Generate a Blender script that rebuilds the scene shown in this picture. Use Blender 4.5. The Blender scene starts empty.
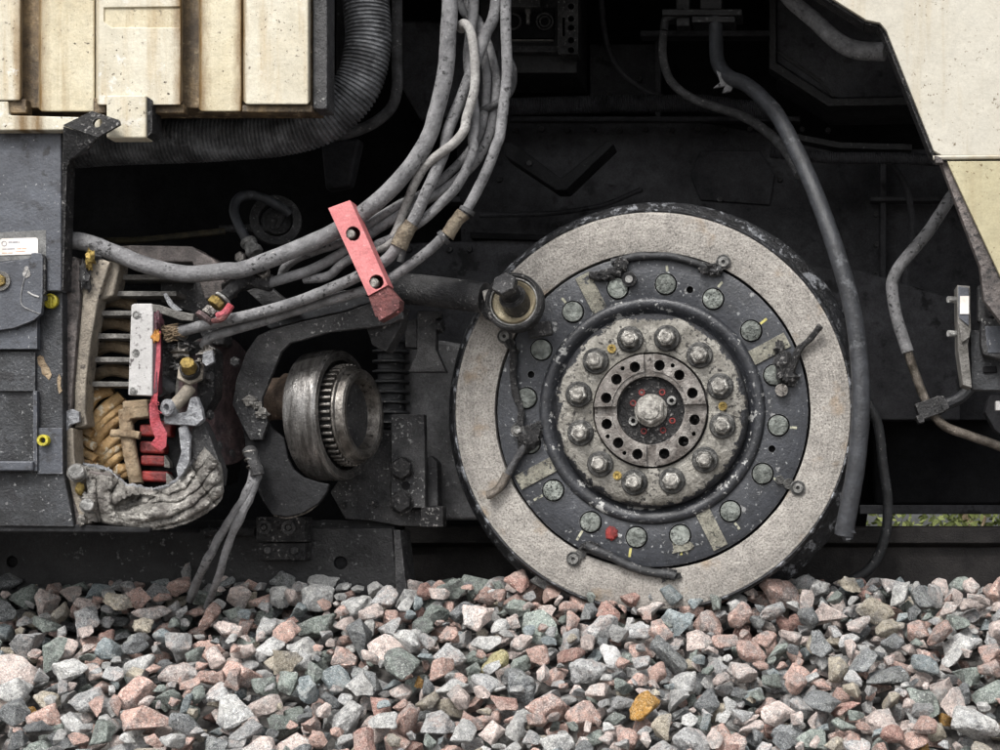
import bpy, bmesh, math, random
from mathutils import Vector, Matrix, noise
R = math.radians
rnd = random.Random(7)
sc = bpy.context.scene
col = sc.collection

# ------------------------------------------------------------------ camera
S = 0.0023            # metres per photo pixel in the plane of the wheel face (Y = 0)
D = 3.8               # camera distance from that plane
FX, FY = 800.0, 530.0 # where the camera's own height and side position meet that plane
ZC = 0.60
cam = bpy.data.cameras.new('camera')
cam.sensor_width = 36.0
cam.lens = 36.0 * D / (1000 * S)
cam.shift_x = (500 - FX) / 1000
cam.shift_y = (FY - 375) / 1000
cam.clip_start = 0.05; cam.clip_end = 500
camo = bpy.data.objects.new('camera', cam); col.objects.link(camo)
camo.location = (0, -D, ZC); camo.rotation_euler = (R(90), 0, 0)
sc.camera = camo

def P(px, py, Y=0.0):
    k = S * (D + Y) / D
    return Vector(((px - FX) * k, Y, ZC + (FY - py) * k))

# ------------------------------------------------------------------ light (overcast day)
SUN_EL, SUN_AZ = R(52), R(200)    # azimuth: from which the light comes (180 = from behind the camera)
w = bpy.data.worlds.new('World'); sc.world = w; w.use_nodes = True
nt = w.node_tree; bg = nt.nodes['Background']
sky = nt.nodes.new('ShaderNodeTexSky'); sky.sky_type = 'NISHITA'; sky.sun_disc = False
sky.sun_elevation = SUN_EL; sky.sun_rotation = SUN_AZ
sky.air_density = 1.0; sky.dust_density = 4.0; sky.ozone_density = 1.0
hs = nt.nodes.new('ShaderNodeHueSaturation'); hs.inputs['Saturation'].default_value = 0.22
nt.links.new(sky.outputs[0], hs.inputs['Color']); nt.links.new(hs.outputs[0], bg.inputs[0])
bg.inputs[1].default_value = 0.14
sl = bpy.data.lights.new('sun', 'SUN'); sl.energy = 1.5; sl.angle = R(14); sl.color = (1, .975, .94)
so = bpy.data.objects.new('sun', sl); col.objects.link(so)
sd = Vector((math.sin(SUN_AZ) * math.cos(SUN_EL), math.cos(SUN_AZ) * math.cos(SUN_EL), math.sin(SUN_EL)))
so.rotation_euler = sd.to_track_quat('Z', 'Y').to_euler(); so.location = (0, -5, 8)
sc.view_settings.view_transform = 'Standard'; sc.view_settings.look = 'None'
sc.view_settings.exposure = 0.86; sc.view_settings.gamma = 1
sc.render.engine = 'CYCLES'

# ------------------------------------------------------------------ materials
def mat(name, c1, c2=None, rough=.6, metal=0., scale=18., lo=.35, hi=.65, speck=None, speck2=None,
        bump=.3, bscale=220., bdist=.005, stretch=(1, 1, 1), rvar=.15, streak=None, chips=None, radial=None, spec=.5, grime=.5, edge=None, circ=0., rv=0., lines=None, even=False):
    m = bpy.data.materials.new(name); m.use_nodes = True
    n = m.node_tree.nodes; L = m.node_tree.links.new
    b = n['Principled BSDF']
    tc = n.new('ShaderNodeTexCoord'); mp = n.new('ShaderNodeMapping'); mp.inputs['Scale'].default_value = stretch
    oi = n.new('ShaderNodeObjectInfo'); of = n.new('ShaderNodeVectorMath'); of.operation = 'SCALE'; of.inputs[0].default_value = (13.7, 7.1, 3.3)
    L(oi.outputs['Random'], of.inputs['Scale']); oc = n.new('ShaderNodeVectorMath'); L(tc.outputs['Object'], oc.inputs[0]); L(of.outputs[0], oc.inputs[1])
    OC = oc.outputs[0]
    L(OC, mp.inputs[0])
    def nz(sc_, det=6, rg=.6, vec=mp.outputs[0]):
        t = n.new('ShaderNodeTexNoise'); t.inputs['Scale'].default_value = sc_
        t.inputs['Detail'].default_value = det; t.inputs['Roughness'].default_value = rg
        L(vec, t.inputs['Vector']); return t
    def ramp(src, a, b_):
        r = n.new('ShaderNodeMapRange'); r.inputs['From Min'].default_value = a; r.inputs['From Max'].default_value = b_
        L(src, r.inputs['Value']); return r.outputs[0]
    def mix(f, a, b_):
        x = n.new('ShaderNodeMix'); x.data_type = 'RGBA'
        if f is not None: L(f, x.inputs[0])
        if isinstance(a, tuple): x.inputs[6].default_value = (*a, 1)
        else: L(a, x.inputs[6])
        if isinstance(b_, tuple): x.inputs[7].default_value = (*b_, 1)
        else: L(b_, x.inputs[7])
        return x.outputs[2]
    c2 = c2 or tuple(v * .65 for v in c1)
    n1 = nz(scale, 8, .62)
    f = ramp(n1.outputs[0], lo, hi)
    c = mix(f, c1, c2)
    if streak:      # vertical stains: (colour, scale, lo, hi)
        sm = n.new('ShaderNodeMapping'); sm.inputs['Scale'].default_value = (1, 1, .07)
        L(OC, sm.inputs[0])
        s = nz(streak[1], 6, .65, sm.outputs[0])
        c = mix(ramp(s.outputs[0], streak[2], streak[3]), c, streak[0])
    if chips:       # patches with hard edges: (colour, scale, lo, hi)
        s = nz(chips[1], 9, .68, OC)
        c = mix(ramp(s.outputs[0], chips[2], chips[3]), c, chips[0])
    if radial:      # worn paint on a turned part: (colour, r_in, r_out, scale, jitter)
        sp = n.new('ShaderNodeSeparateXYZ'); L(tc.outputs['Object'], sp.inputs[0])
        cv = n.new('ShaderNodeCombineXYZ'); L(sp.outputs[0], cv.inputs[0]); L(sp.outputs[2], cv.inputs[1])
        ln = n.new('ShaderNodeVectorMath'); ln.operation = 'LENGTH'; L(cv.outputs[0], ln.inputs[0])
        s = nz(radial[3], 8, .7, OC)
        ad = n.new('ShaderNodeMath'); ad.operation = 'MULTIPLY_ADD'; L(s.outputs[0], ad.inputs[0])
        ad.inputs[1].default_value = radial[4]; L(ln.outputs['Value'], ad.inputs[2])
        c = mix(ramp(ad.outputs[0], radial[1], radial[2]), c, radial[0])
    for q in (speck, speck2):
        if q:       # (colour, scale, lo, hi)
            s = nz(q[1], 3, .6, OC); cl_ = nz(max(6, q[1] * .09), 4, .6, OC)
            mq = n.new('ShaderNodeMath'); mq.operation = 'MULTIPLY'; L(ramp(s.outputs[0], q[2] - .02, q[3] - .02), mq.inputs[0]); L(ramp(cl_.outputs[0], *((.0, .3) if even else (.40, .58))), mq.inputs[1])
            c = mix(mq.outputs[0], c, q[0])
    if lines:       # run-down grime beside the joints: (colour, half width, [x positions in the thing's own space])
        sp = n.new('ShaderNodeSeparateXYZ'); L(tc.outputs['Object'], sp.inputs[0]); tot = None
        sm2 = n.new('ShaderNodeMapping'); sm2.inputs['Scale'].default_value = (1, 1, .25); L(OC, sm2.inputs[0])
        ln_ = nz(40, 8, .75, sm2.outputs[0])
        for x0 in lines[2]:
            a1 = n.new('ShaderNodeMath'); a1.operation = 'SUBTRACT'; L(sp.outputs[0], a1.inputs[0]); a1.inputs[1].default_value = x0
            a2 = n.new('ShaderNodeMath'); a2.operation = 'ABSOLUTE'; L(a1.outputs[0], a2.inputs[0])
            a3 = n.new('ShaderNodeMapRange'); L(a2.outputs[0], a3.inputs['Value']); a3.inputs['From Max'].default_value = lines[1]; a3.inputs['To Min'].default_value = .62; a3.inputs['To Max'].default_value = 0
            if tot is None: tot = a3.outputs[0]
            else:
                a4 = n.new('ShaderNodeMath'); a4.operation = 'MAXIMUM'; L(tot, a4.inputs[0]); L(a3.outputs[0], a4.inputs[1]); tot = a4.outputs[0]
        a5 = n.new('ShaderNodeMath'); a5.operation = 'ADD'; L(tot, a5.inputs[0]); L(ln_.outputs[0], a5.inputs[1])
        c = mix(ramp(a5.outputs[0], .62, 1.12), c, lines[0])
    if circ:        # turning marks round the axis
        sp = n.new('ShaderNodeSeparateXYZ'); L(tc.outputs['Object'], sp.inputs[0])
        cv = n.new('ShaderNodeCombineXYZ'); L(sp.outputs[0], cv.inputs[0]); L(sp.outputs[2], cv.inputs[1])
        ln = n.new('ShaderNodeVectorMath'); ln.operation = 'LENGTH'; L(cv.outputs[0], ln.inputs[0])
        w1 = n.new('ShaderNodeTexNoise'); w1.noise_dimensions = '1D'; w1.inputs['Scale'].default_value = 160; w1.inputs['Detail'].default_value = 5; L(ln.outputs['Value'], w1.inputs['W'])
        wr = n.new('ShaderNodeMapRange'); L(w1.outputs[0], wr.inputs['Value']); wr.inputs['From Min'].default_value = .3; wr.inputs['From Max'].default_value = .7
        wr.inputs['To Min'].default_value = 1 - circ; wr.inputs['To Max'].default_value = 1 + circ
        ws = n.new('ShaderNodeVectorMath'); ws.operation = 'SCALE'; L(c, ws.inputs[0]); L(wr.outputs[0], ws.inputs['Scale']); c = ws.outputs[0]
    if rv:          # each piece a little lighter or darker than the next
        wr = n.new('ShaderNodeMapRange'); L(oi.outputs['Random'], wr.inputs['Value']); wr.inputs['To Min'].default_value = 1 - rv; wr.inputs['To Max'].default_value = 1 + rv
        ws = n.new('ShaderNodeVectorMath'); ws.operation = 'SCALE'; L(c, ws.inputs[0]); L(wr.outputs[0], ws.inputs['Scale']); c = ws.outputs[0]
    if grime:       # dirt of its own pattern: middle-sized smudges and fine grit, dark and light
        g1 = nz(34, 10, .72, OC); g2 = nz(240, 4, .7, OC)
        ma = n.new('ShaderNodeMath'); ma.operation = 'MULTIPLY_ADD'
        L(g2.outputs[0], ma.inputs[0]); ma.inputs[1].default_value = .8; L(g1.outputs[0], ma.inputs[2])
        gr = n.new('ShaderNodeMapRange'); L(ma.outputs[0], gr.inputs['Value'])
        gr.inputs['From Min'].default_value = .68; gr.inputs['From Max'].default_value = 1.12
        gr.inputs['To Min'].default_value = 1 - grime; gr.inputs['To Max'].default_value = 1 + grime * .75
        sc_ = n.new('ShaderNodeVectorMath'); sc_.operation = 'SCALE'; L(c, sc_.inputs[0]); L(gr.outputs[0], sc_.inputs['Scale'])
        c = sc_.outputs[0]
    if edge:        # paint and grime rubbed off the edges: (colour, radius)
        bv = n.new('ShaderNodeBevel'); bv.samples = 3; bv.inputs['Radius'].default_value = edge[1]
        ge = n.new('ShaderNodeNewGeometry'); dt = n.new('ShaderNodeVectorMath'); dt.operation = 'DOT_PRODUCT'
        L(bv.outputs[0], dt.inputs[0]); L(ge.outputs['Normal'], dt.inputs[1])
        em = ramp(dt.outputs['Value'], .985, .90); en = nz(70, 6, .7, OC); e2 = ramp(en.outputs[0], .44, .60)
        mm = n.new('ShaderNodeMath'); mm.operation = 'MULTIPLY'; L(em, mm.inputs[0]); L(e2, mm.inputs[1])
        c = mix(mm.outputs[0], c, edge[0])
    L(c, b.inputs['Base Color'])
    b.inputs['Metallic'].default_value = metal
    b.inputs['Specular IOR Level'].default_value = spec
    rr = n.new('ShaderNodeMapRange'); L(n1.outputs[0], rr.inputs['Value'])
    rr.inputs['From Min'].default_value = .3; rr.inputs['From Max'].default_value = .7
    rr.inputs['To Min'].default_value = max(.05, rough - rvar); rr.inputs['To Max'].default_value = min(1, rough + rvar)
    L(rr.outputs[0], b.inputs['Roughness'])
    if bump:
        b1 = nz(bscale, 5, .7, OC)
        bp = n.new('ShaderNodeBump'); bp.inputs['Strength'].default_value = bump; bp.inputs['Distance'].default_value = bdist
        L(b1.outputs[0], bp.inputs['Height']); L(bp.outputs[0], b.inputs['Normal'])
    return m

M = {}
RX = [P(x_, 0, -.33).x - P(150, 0, -.03).x for x_ in (22, 37, 182, 197, 240)]
M['cream'] = mat('cream_paint', (.55, .515, .415), (.46, .415, .315), .5, 0, 9, .35, .7, speck=((.05, .035, .02), 120, .66, .70), grime=.16,
                 streak=((.36, .26, .13), 22, .52, .78), bump=.3, bscale=90, speck2=((.62, .6, .55), 40, .62, .68), lines=((.17, .105, .04), .026, RX))
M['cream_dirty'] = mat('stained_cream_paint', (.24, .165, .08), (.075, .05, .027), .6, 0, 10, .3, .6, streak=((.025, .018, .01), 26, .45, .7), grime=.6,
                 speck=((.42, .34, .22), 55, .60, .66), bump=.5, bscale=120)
M['cream_yellow'] = mat('yellowed_cream_paint', (.54, .49, .36), (.44, .38, .25), .5, 0, 9, .3, .7, speck=((.05, .035, .02), 110, .65, .70), grime=.2,
                 streak=((.30, .21, .095), 22, .50, .76), bump=.3, bscale=90, lines=((.17, .105, .04), .030, RX))
M['skirt'] = mat('skirt_paint', (.48, .455, .39), (.41, .38, .31), .45, 0, 5, .3, .7, speck=((.14, .11, .07), 130, .66, .70), grime=.12,
                 streak=((.33, .26, .15), 12, .50, .76), chips=((.62, .62, .60), 7, .64, .655), bump=.2, bscale=70)
M['skirt2'] = mat('yellowed_skirt_paint', (.41, .37, .24), (.33, .29, .175), .45, 0, 5, .3, .7, speck=((.15, .11, .05), 130, .66, .70), grime=.15,
                 streak=((.26, .2, .1), 14, .48, .75), bump=.2, bscale=70)
M['greypaint'] = mat('blue_grey_paint', (.075, .082, .098), (.042, .045, .055), .48, 0, 9, .35, .68, speck=((.36, .36, .36), 150, .66, .71), grime=.3,
                 speck2=((.02, .02, .023), 36, .58, .64), bump=.35, bscale=160, edge=((.26, .26, .27), .003))
M['greydark'] = mat('grimy_grey_paint', (.042, .045, .051), (.014, .015, .017), .52, 0, 13, .38, .6, speck=((.32, .32, .32), 150, .64, .71), grime=.6,
                 speck2=((.010, .010, .012), 34, .53, .60), bump=.6, bscale=160, edge=((.24, .24, .24), .003))
M['black'] = mat('black_grime', (.017, .0175, .019), (.008, .008, .009), .7, 0, 12, .3, .7, speck=((.09, .09, .09), 110, .66, .73), bump=.7, bscale=90, spec=.25)
M['blackdeep'] = mat('deep_shade_black', (.011, .011, .012), (.006, .006, .007), .8, 0, 6, .3, .7, bump=.4, bscale=60, spec=.15)  # near-black colour holds the deep shade of holes, gaps and underbody
M['oily'] = mat('oily_black_metal', (.034, .033, .034), (.010, .010, .011), .36, .2, 24, .38, .6, speck=((.30, .29, .28), 110, .60, .69), grime=.6,
                 bump=1., bscale=110, bdist=.010, edge=((.20, .195, .19), .003))
M['darkcast'] = mat('dark_cast_iron', (.07, .069, .07), (.02, .02, .022), .5, .1, 12, .36, .62, speck=((.28, .28, .27), 120, .62, .70), grime=.6,
                 bump=.9, bscale=120, bdist=.007, edge=((.22, .215, .21), .003))
M['plate'] = mat('charcoal_plate_paint', (.040, .043, .051), (.022, .024, .029), .42, 0, 20, .35, .65, speck=((.34, .35, .35), 100, .645, .70), grime=.4,
                 chips=((.22, .22, .22), 20, .625, .635), bump=.4, bscale=150, edge=((.26, .26, .26), .0022), circ=.12)
M['bowl'] = mat('charcoal_bowl_paint', (.034, .036, .042), (.016, .017, .02), .36, 0, 18, .35, .65, grime=.5, speck=((.3, .3, .3), 90, .64, .70),
                 chips=((.36, .36, .35), 24, .575, .59), bump=.4, bscale=120)
M['steel'] = mat('worn_steel', (.34, .32, .295), (.10, .09, .08), .36, .8, 14, .34, .62, speck=((.03, .026, .024), 80, .56, .66), bump=.5, bscale=110, bdist=.006, grime=.6, edge=((.5, .48, .45), .003))
M['drum'] = mat('brushed_drum_steel', (.29, .28, .27), (.09, .085, .08), .34, .8, 16, .36, .60, stretch=(5, .8, .8), speck=((.03, .026, .024), 60, .61, .68), bump=.35, bscale=110, bdist=.005, grime=.4, edge=((.5, .48, .45), .003))
M['steelbright'] = mat('bright_bolt_steel', (.46, .455, .44), (.16, .158, .15), .42, .6, 60, .38, .62, bump=.9, bscale=85, bdist=.012, grime=.6)
M['rubbing'] = mat('scuffed_tyre_edge', (.032, .033, .037), (.012, .012, .013), .34, .3, 14, .35, .6, chips=((.27, .28, .30), 30, .54, .62), bump=1., bscale=70, bdist=.006, grime=.6)
M['ring'] = mat('gritty_tan_ring', (.42, .395, .36), (.31, .29, .265), .9, 0, 9, .32, .68, even=True, speck=((.17, .155, .14), 230, .50, .70), grime=.36,
                 speck2=((.30, .24, .18), 12, .60, .74), bump=.7, bscale=160, bdist=.008, circ=.10)
M['hub'] = mat('worn_hub_paint', (.35, .335, .30), (.16, .15, .13), .38, .4, 22, .36, .64, speck=((.03, .027, .025), 85, .575, .65), grime=.35,
                 radial=((.032, .033, .037), .2565, .2590, 20, .088), bump=.9, bscale=110, bdist=.006)
M['hubring'] = mat('worn_hub_ring', (.30, .28, .26), (.12, .105, .095), .42, .5, 30, .38, .62, speck=((.03, .025, .024), 100, .575, .65), bump=.9, bscale=150, grime=.5, edge=((.5, .49, .47), .002))
M['nut'] = mat('grimy_nut_steel', (.36, .35, .325), (.07, .066, .06), .32, .65, 50, .38, .62, edge=((.62, .6, .56), .0025), bump=.5, bscale=85, bdist=.014, grime=.6, rv=.3)
M['stud'] = mat('pale_stud_end', (.50, .48, .44), (.18, .17, .155), .45, .35, 70, .40, .62, bump=.7, bscale=85, bdist=.014, grime=.5, rv=.25)
M['washer'] = mat('dark_washer', (.09, .088, .083), (.022, .022, .022), .38, .5, 50, .38, .62, bump=.5, bscale=85, bdist=.012, grime=.6, edge=((.3, .3, .29), .002), rv=.3)
M['bolthead'] = mat('pale_green_bolt', (.37, .395, .365), (.14, .155, .14), .5, .2, 60, .40, .62, speck=((.04, .045, .04), 150, .56, .64), bump=1., bscale=85, bdist=.014, grime=.5, rv=.3)
M['insert'] = mat('gritty_insert', (.31, .30, .245), (.18, .17, .14), .9, 0, 26, .35, .65, speck=((.04, .04, .035), 130, .56, .62), bump=1., bscale=230, grime=.5, chips=((.05, .052, .058), 36, .60, .62))
M['cable'] = mat('dusty_cable_rubber', (.255, .253, .258), (.12, .119, .123), .7, 0, 22, .36, .64, speck=((.025, .025, .025), 95, .58, .66), grime=.25,
                 speck2=((.40, .39, .38), 120, .68, .74), bump=.9, bscale=130, chips=((.15, .15, .153), 14, .56, .66))
M['cablelight'] = mat('pale_cable_rubber', (.40, .39, .375), (.22, .21, .20), .75, 0, 26, .35, .65, speck=((.04, .04, .04), 110, .60, .68), bump=.8, bscale=150, grime=.35)
M['cabledark'] = mat('dark_cable_rubber', (.085, .085, .088), (.035, .035, .037), .65, 0, 24, .35, .65, speck=((.28, .27, .26), 110, .63, .70), bump=.8, bscale=130, grime=.5)
M['hose'] = mat('black_hose_rubber', (.035, .036, .04), (.018, .019, .02), .45, 0, 20, .35, .65, speck=((.28, .27, .26), 110, .63, .70), bump=.7, bscale=120)
M['dusthose'] = mat('dusty_black_hose', (.16, .165, .175), (.055, .056, .06), .55, 0, 20, .38, .6, chips=((.20, .205, .215), 26, .54, .64), bump=.9, bscale=90, grime=.5)
M['tape'] = mat('yellowed_tape', (.30, .25, .18), (.13, .10, .07), .7, 0, 50, .38, .62, bump=1., bscale=120, bdist=.012, grime=.5)
M['pink'] = mat('faded_red_plastic', (.60, .20, .20), (.46, .12, .125), .55, 0, 18, .35, .68, speck=((.62, .35, .34), 110, .62, .69), bump=.35, bscale=130, grime=.25, edge=((.6, .3, .3), .002))
M['pinkdark'] = mat('shaded_torn_red_plastic', (.22, .07, .065), (.09, .03, .03), .6, 0, 40, .35, .65, speck=((.45, .18, .18), 80, .63, .70), bump=1., bscale=90, bdist=.01)  # darker red holds the shade of the clamp's torn end face and bolt holes
M['red'] = mat('red_insulation', (.27, .022, .018), (.11, .010, .010), .42, 0, 26, .38, .62, bump=.8, bscale=110, grime=.5)
M['strap'] = mat('red_strap', (.55, .12, .15), (.38, .05, .065), .6, 0, 34, .38, .62, bump=1., bscale=120, bdist=.008, grime=.3)
M['maroon'] = mat('maroon_insulation', (.11, .03, .045), (.045, .016, .022), .5, 0, 30, .35, .65, bump=.5)
M['tan'] = mat('varnished_winding_tape', (.50, .33, .15), (.25, .14, .05), .45, 0, 22, .36, .66, speck=((.58, .52, .40), 50, .585, .66), bump=.9, bscale=100, grime=.4)
M['tanpale'] = mat('pale_winding_binding', (.38, .295, .195), (.19, .13, .075), .65, 0, 30, .36, .66, bump=1., bscale=100, bdist=.008, grime=.45)
M['bone'] = mat('grimy_tan_casting', (.31, .27, .215), (.15, .13, .105), .6, 0, 16, .34, .66, speck=((.05, .04, .035), 90, .58, .66), bump=.8, bscale=120, grime=.4, edge=((.5, .48, .43), .0025))
M['brown'] = mat('grimy_brown_casting', (.165, .14, .13), (.06, .052, .05), .55, 0, 14, .34, .66, speck=((.02, .018, .018), 80, .56, .64), bump=.9, bscale=110, grime=.5, edge=((.34, .32, .3), .0025))
M['brownred'] = mat('dark_reddish_casting', (.19, .125, .125), (.06, .045, .048), .4, .2, 22, .36, .62, chips=((.24, .22, .21), 26, .60, .68), bump=1., bscale=90, bdist=.01)
M['fin'] = mat('grey_casting_fin', (.21, .20, .185), (.085, .08, .072), .55, .1, 20, .35, .65, bump=.9, bscale=120, grime=.5, edge=((.42, .41, .39), .002))
M['alu'] = mat('broken_cast_aluminium', (.40, .385, .355), (.13, .12, .11), .36, .55, 22, .38, .62, speck=((.03, .025, .02), 45, .58, .68), bump=.9, bscale=80, bdist=.009, grime=.6)
M['alubright'] = mat('fresh_broken_metal', (.46, .47, .49), (.20, .205, .22), .45, .4, 50, .38, .62, bump=1., bscale=110, bdist=.012, grime=.4)
M['white'] = mat('white_terminal_paint', (.47, .46, .45), (.37, .36, .35), .5, 0, 14, .35, .7, speck=((.08, .07, .07), 90, .63, .67), bump=.3, bscale=120, grime=.18)
M['label'] = mat('label_paper', (.72, .69, .66), (.58, .50, .40), .6, 0, 20, .45, .75, bump=0, grime=.1)
M['labelgrime'] = mat('label_residue', (.19, .19, .185), (.10, .10, .10), .7, 0, 30, .4, .65, bump=.5, grime=.5)
M['ink'] = mat('faded_print', (.2, .2, .24), (.34, .32, .33), .7, 0, 80, bump=0)
M['inkred'] = mat('faded_orange_print', (.6, .3, .16), (.62, .4, .3), .7, 0, 80, bump=0)
M['brass'] = mat('brass_fitting', (.42, .30, .09), (.14, .10, .035), .4, .6, 40, .36, .64, bump=.9, bscale=130, grime=.5)
M['yellow'] = mat('yellow_plug', (.52, .45, .03), (.26, .22, .02), .5, 0, 40, .36, .66, bump=.4, grime=.5)
M['gold'] = mat('greasy_gold_liner', (.62, .55, .40), (.30, .24, .15), .35, .4, 30, .36, .66, bump=.6, grime=.4)
M['beam'] = mat('grimy_black_beam', (.020, .0195, .0205), (.010, .010, .011), .5, .1, 10, .34, .66, speck=((.17, .17, .17), 60, .645, .72), bump=.9, bscale=90, grime=.6, edge=((.09, .09, .09), .003))
M['panelback'] = mat('dark_underframe_panel', (.048, .048, .053), (.022, .022, .025), .65, 0, 4, .35, .65, speck=((.006, .006, .007), 22, .58, .66), bump=.6, bscale=50, spec=.3, grime=.5)
M['rail'] = mat('rusty_rail', (.035, .03, .028), (.018, .016, .016), .6, .2, 14, .3, .7, bump=.6)
M['tubesteel'] = mat('dirty_tube_steel', (.25, .22, .19), (.07, .058, .045), .4, .7, 20, .36, .64, bump=.8, grime=.5)
M['darkhose'] = mat('smooth_black_hose', (.048, .051, .058), (.02, .021, .024), .5, 0, 18, .36, .62, chips=((.12, .125, .135), 18, .58, .68), bump=.5, bscale=90, grime=.35)
M['greycast'] = mat('dusty_grey_casting', (.10, .10, .104), (.045, .045, .047), .55, 0, 9, .34, .66, speck=((.25, .25, .25), 90, .64, .70), bump=.6, bscale=90, grime=.45)
M['ballastfill'] = mat('ballast_dust', (.17, .16, .15), (.08, .076, .072), .95, 0, 30, bump=1., bscale=80, bdist=.01)
M['grass'] = mat('grass_green', (.10, .13, .035), (.17, .19, .06), .9, 0, 8, bump=.5, bscale=30)
M['soil'] = mat('grassy_soil', (.10, .10, .05), (.07, .085, .035), .95, 0, 1.5, bump=.8, bscale=12, bdist=.02)
M['redpaint'] = mat('red_paint_blob', (.32, .035, .03), (.14, .02, .02), .5, 0, 40, bump=1.)
M['tick'] = mat('paint_mark', (.46, .45, .33), (.28, .28, .23), .7, 0, 60, bump=.3, chips=((.05, .052, .058), 60, .55, .58))
M['tickyellow'] = mat('yellow_paint_mark', (.50, .45, .12), (.36, .33, .16), .7, 0, 60, bump=.3, chips=((.05, .052, .058), 60, .56, .59))

# ------------------------------------------------------------------ mesh helpers
def catmull(pts, n=8):
    pts = [Vector(p) for p in pts]
    if len(pts) < 3: return [pts[0].lerp(pts[-1], i / n) for i in range(n + 1)]
    q = [pts[0] * 2 - pts[1]] + pts + [pts[-1] * 2 - pts[-2]]
    out = []
    for i in range(1, len(q) - 2):
        a, b, c, d = q[i - 1], q[i], q[i + 1], q[i + 2]
        for k in range(n):
            t = k / n
            out.append(.5 * ((2 * b) + (c - a) * t + (2 * a - 5 * b + 4 * c - d) * t * t + (3 * b - a - 3 * c + d) * t ** 3))
    out.append(q[-2]); return out

def resample(pts, step):
    out = [pts[0]]; acc = 0
    for a, b in zip(pts, pts[1:]):
        l = (b - a).length; pos = step - acc
        while pos < l:
            out.append(a.lerp(b, pos / l)); pos += step
        acc = l - (pos - step)
    out.append(pts[-1]); return out

class MB:
    def __init__(s): s.v = []; s.f = []; s.m = []
    def add(s, vs, fs, mi=0):
        o = len(s.v); s.v += [Vector(v) for v in vs]; s.f += [tuple(i + o for i in f) for f in fs]; s.m += [mi] * len(fs); return s
    def box(s, c, size, rot=None, mi=0):
        c = Vector(c); h = Vector(size) / 2
        vs = [Vector((x * h.x, y * h.y, z * h.z)) for x in (-1, 1) for y in (-1, 1) for z in (-1, 1)]
        if rot: vs = [rot @ v for v in vs]
        return s.add([c + v for v in vs], [(0, 1, 3, 2), (4, 6, 7, 5), (0, 4, 5, 1), (2, 3, 7, 6), (0, 2, 6, 4), (1, 5, 7, 3)], mi)
    def pbox(s, x0, y0, x1, y1, Y, depth, mi=0):          # box whose front face spans these photo pixels at depth Y
        return s.prism([(x0, y0), (x1, y0), (x1, y1), (x0, y1)], Y, depth, mi)
    def prism(s, poly, Y, depth, mi=0):
        fr = [P(x, y, Y) for x, y in poly]
        return s.extr(fr, Vector((0, depth, 0)), mi)
    def extr(s, fr, d, mi=0):
        n = len(fr); bk = [v + d for v in fr]
        nrm = Vector((0, 0, 0))
        for i in range(n): nrm += fr[i].cross(fr[(i + 1) % n])
        if nrm.dot(d) > 0: fr = fr[::-1]; bk = bk[::-1]
        fs = [tuple(range(n)), tuple(range(2 * n - 1, n - 1, -1))] + [(i, i + n, (i + 1) % n + n, (i + 1) % n) for i in range(n)]
        return s.add(fr + bk, fs, mi)
    def tube(s, pts, r, seg=12, smooth=8, mi=0, cap=True, rf=None, wob=0.):
        pts = catmull(pts, smooth) if smooth else [Vector(p) for p in pts]
        if wob and smooth: pts = [p + noise.noise_vector(p * 12) * .0011 for p in pts]
        n = len(pts); up = None; rings = []
        for i, p in enumerate(pts):
            t = (pts[min(i + 1, n - 1)] - pts[max(i - 1, 0)]).normalized()
            if up is None:
                up = Vector((0, 0, 1)) if abs(t.z) < .9 else Vector((1, 0, 0))
            a = (up - t * up.dot(t)).normalized(); up = a; b = t.cross(a)
            rr = (r[0] + (r[1] - r[0]) * i / (n - 1)) if isinstance(r, tuple) else r
            if rf: rr *= rf(i / (n - 1), i)
            ring = []
            for k in range(seg):
                an = 2 * math.pi * k / seg
                q = rr * (1 + (noise.noise((p + a * math.cos(an) * r_(r)) * 40) * wob if wob else 0))
                ring.append(p + (a * math.cos(an) + b * math.sin(an)) * q)
            rings.append(ring)
        vs = [v for ring in rings for v in ring]
        fs = [(i * seg + k, i * seg + (k + 1) % seg, (i + 1) * seg + (k + 1) % seg, (i + 1) * seg + k) for i in range(n - 1) for k in range(seg)]
        if cap: fs += [tuple(range(seg - 1, -1, -1)), tuple(range((n - 1) * seg, n * seg))]
        return s.add(vs, fs, mi)
    def lathe(s, prof, c=(0, 0, 0), axis=(0, 1, 0), seg=64, mi=0, closed=False, rf=None):
        # prof: (radius, distance along axis)
        c = Vector(c); ax = Vector(axis).normalized()
        u = (Vector((0, 0, 1)) if abs(ax.z) < .9 else Vector((1, 0, 0))); u = (u - ax * u.dot(ax)).normalized(); w_ = ax.cross(u)
        vs = []
        for (r, h) in prof:
            for k in range(seg):
                a = 2 * math.pi * k / seg
                rr = r * (rf(a, r, h) if rf else 1)
                vs.append(c + ax * h + (u * math.cos(a) + w_ * math.sin(a)) * rr)
        n = len(prof); fs = []
        for i in range(n - (0 if closed else 1)):
            j = (i + 1) % n
            for k in range(seg):
                fs.append((i * seg + k, j * seg + k, j * seg + (k + 1) % seg, i * seg + (k + 1) % seg))
        if not closed:
            fs += [tuple(range(seg)), tuple(range(n * seg - 1, (n - 1) * seg - 1, -1))]
        return s.add(vs, fs, mi)
    def cyl(s, c, axis, r, h, seg=24, mi=0, r2=None):
        return s.lathe([(r, 0), (r if r2 is None else r2, h)], c, axis, seg, mi)
    def ring(s, c, axis, ro, ri, h, seg=32, mi=0):
        return s.lathe([(ri, 0), (ro, 0), (ro, h), (ri, h)], c, axis, seg, mi, closed=True)

def r_(r): return r[0] if isinstance(r, tuple) else r
def wl(o):
    v = Vector((0, 0, 0))
    while o: v += o.location; o = o.parent
    return v

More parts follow.
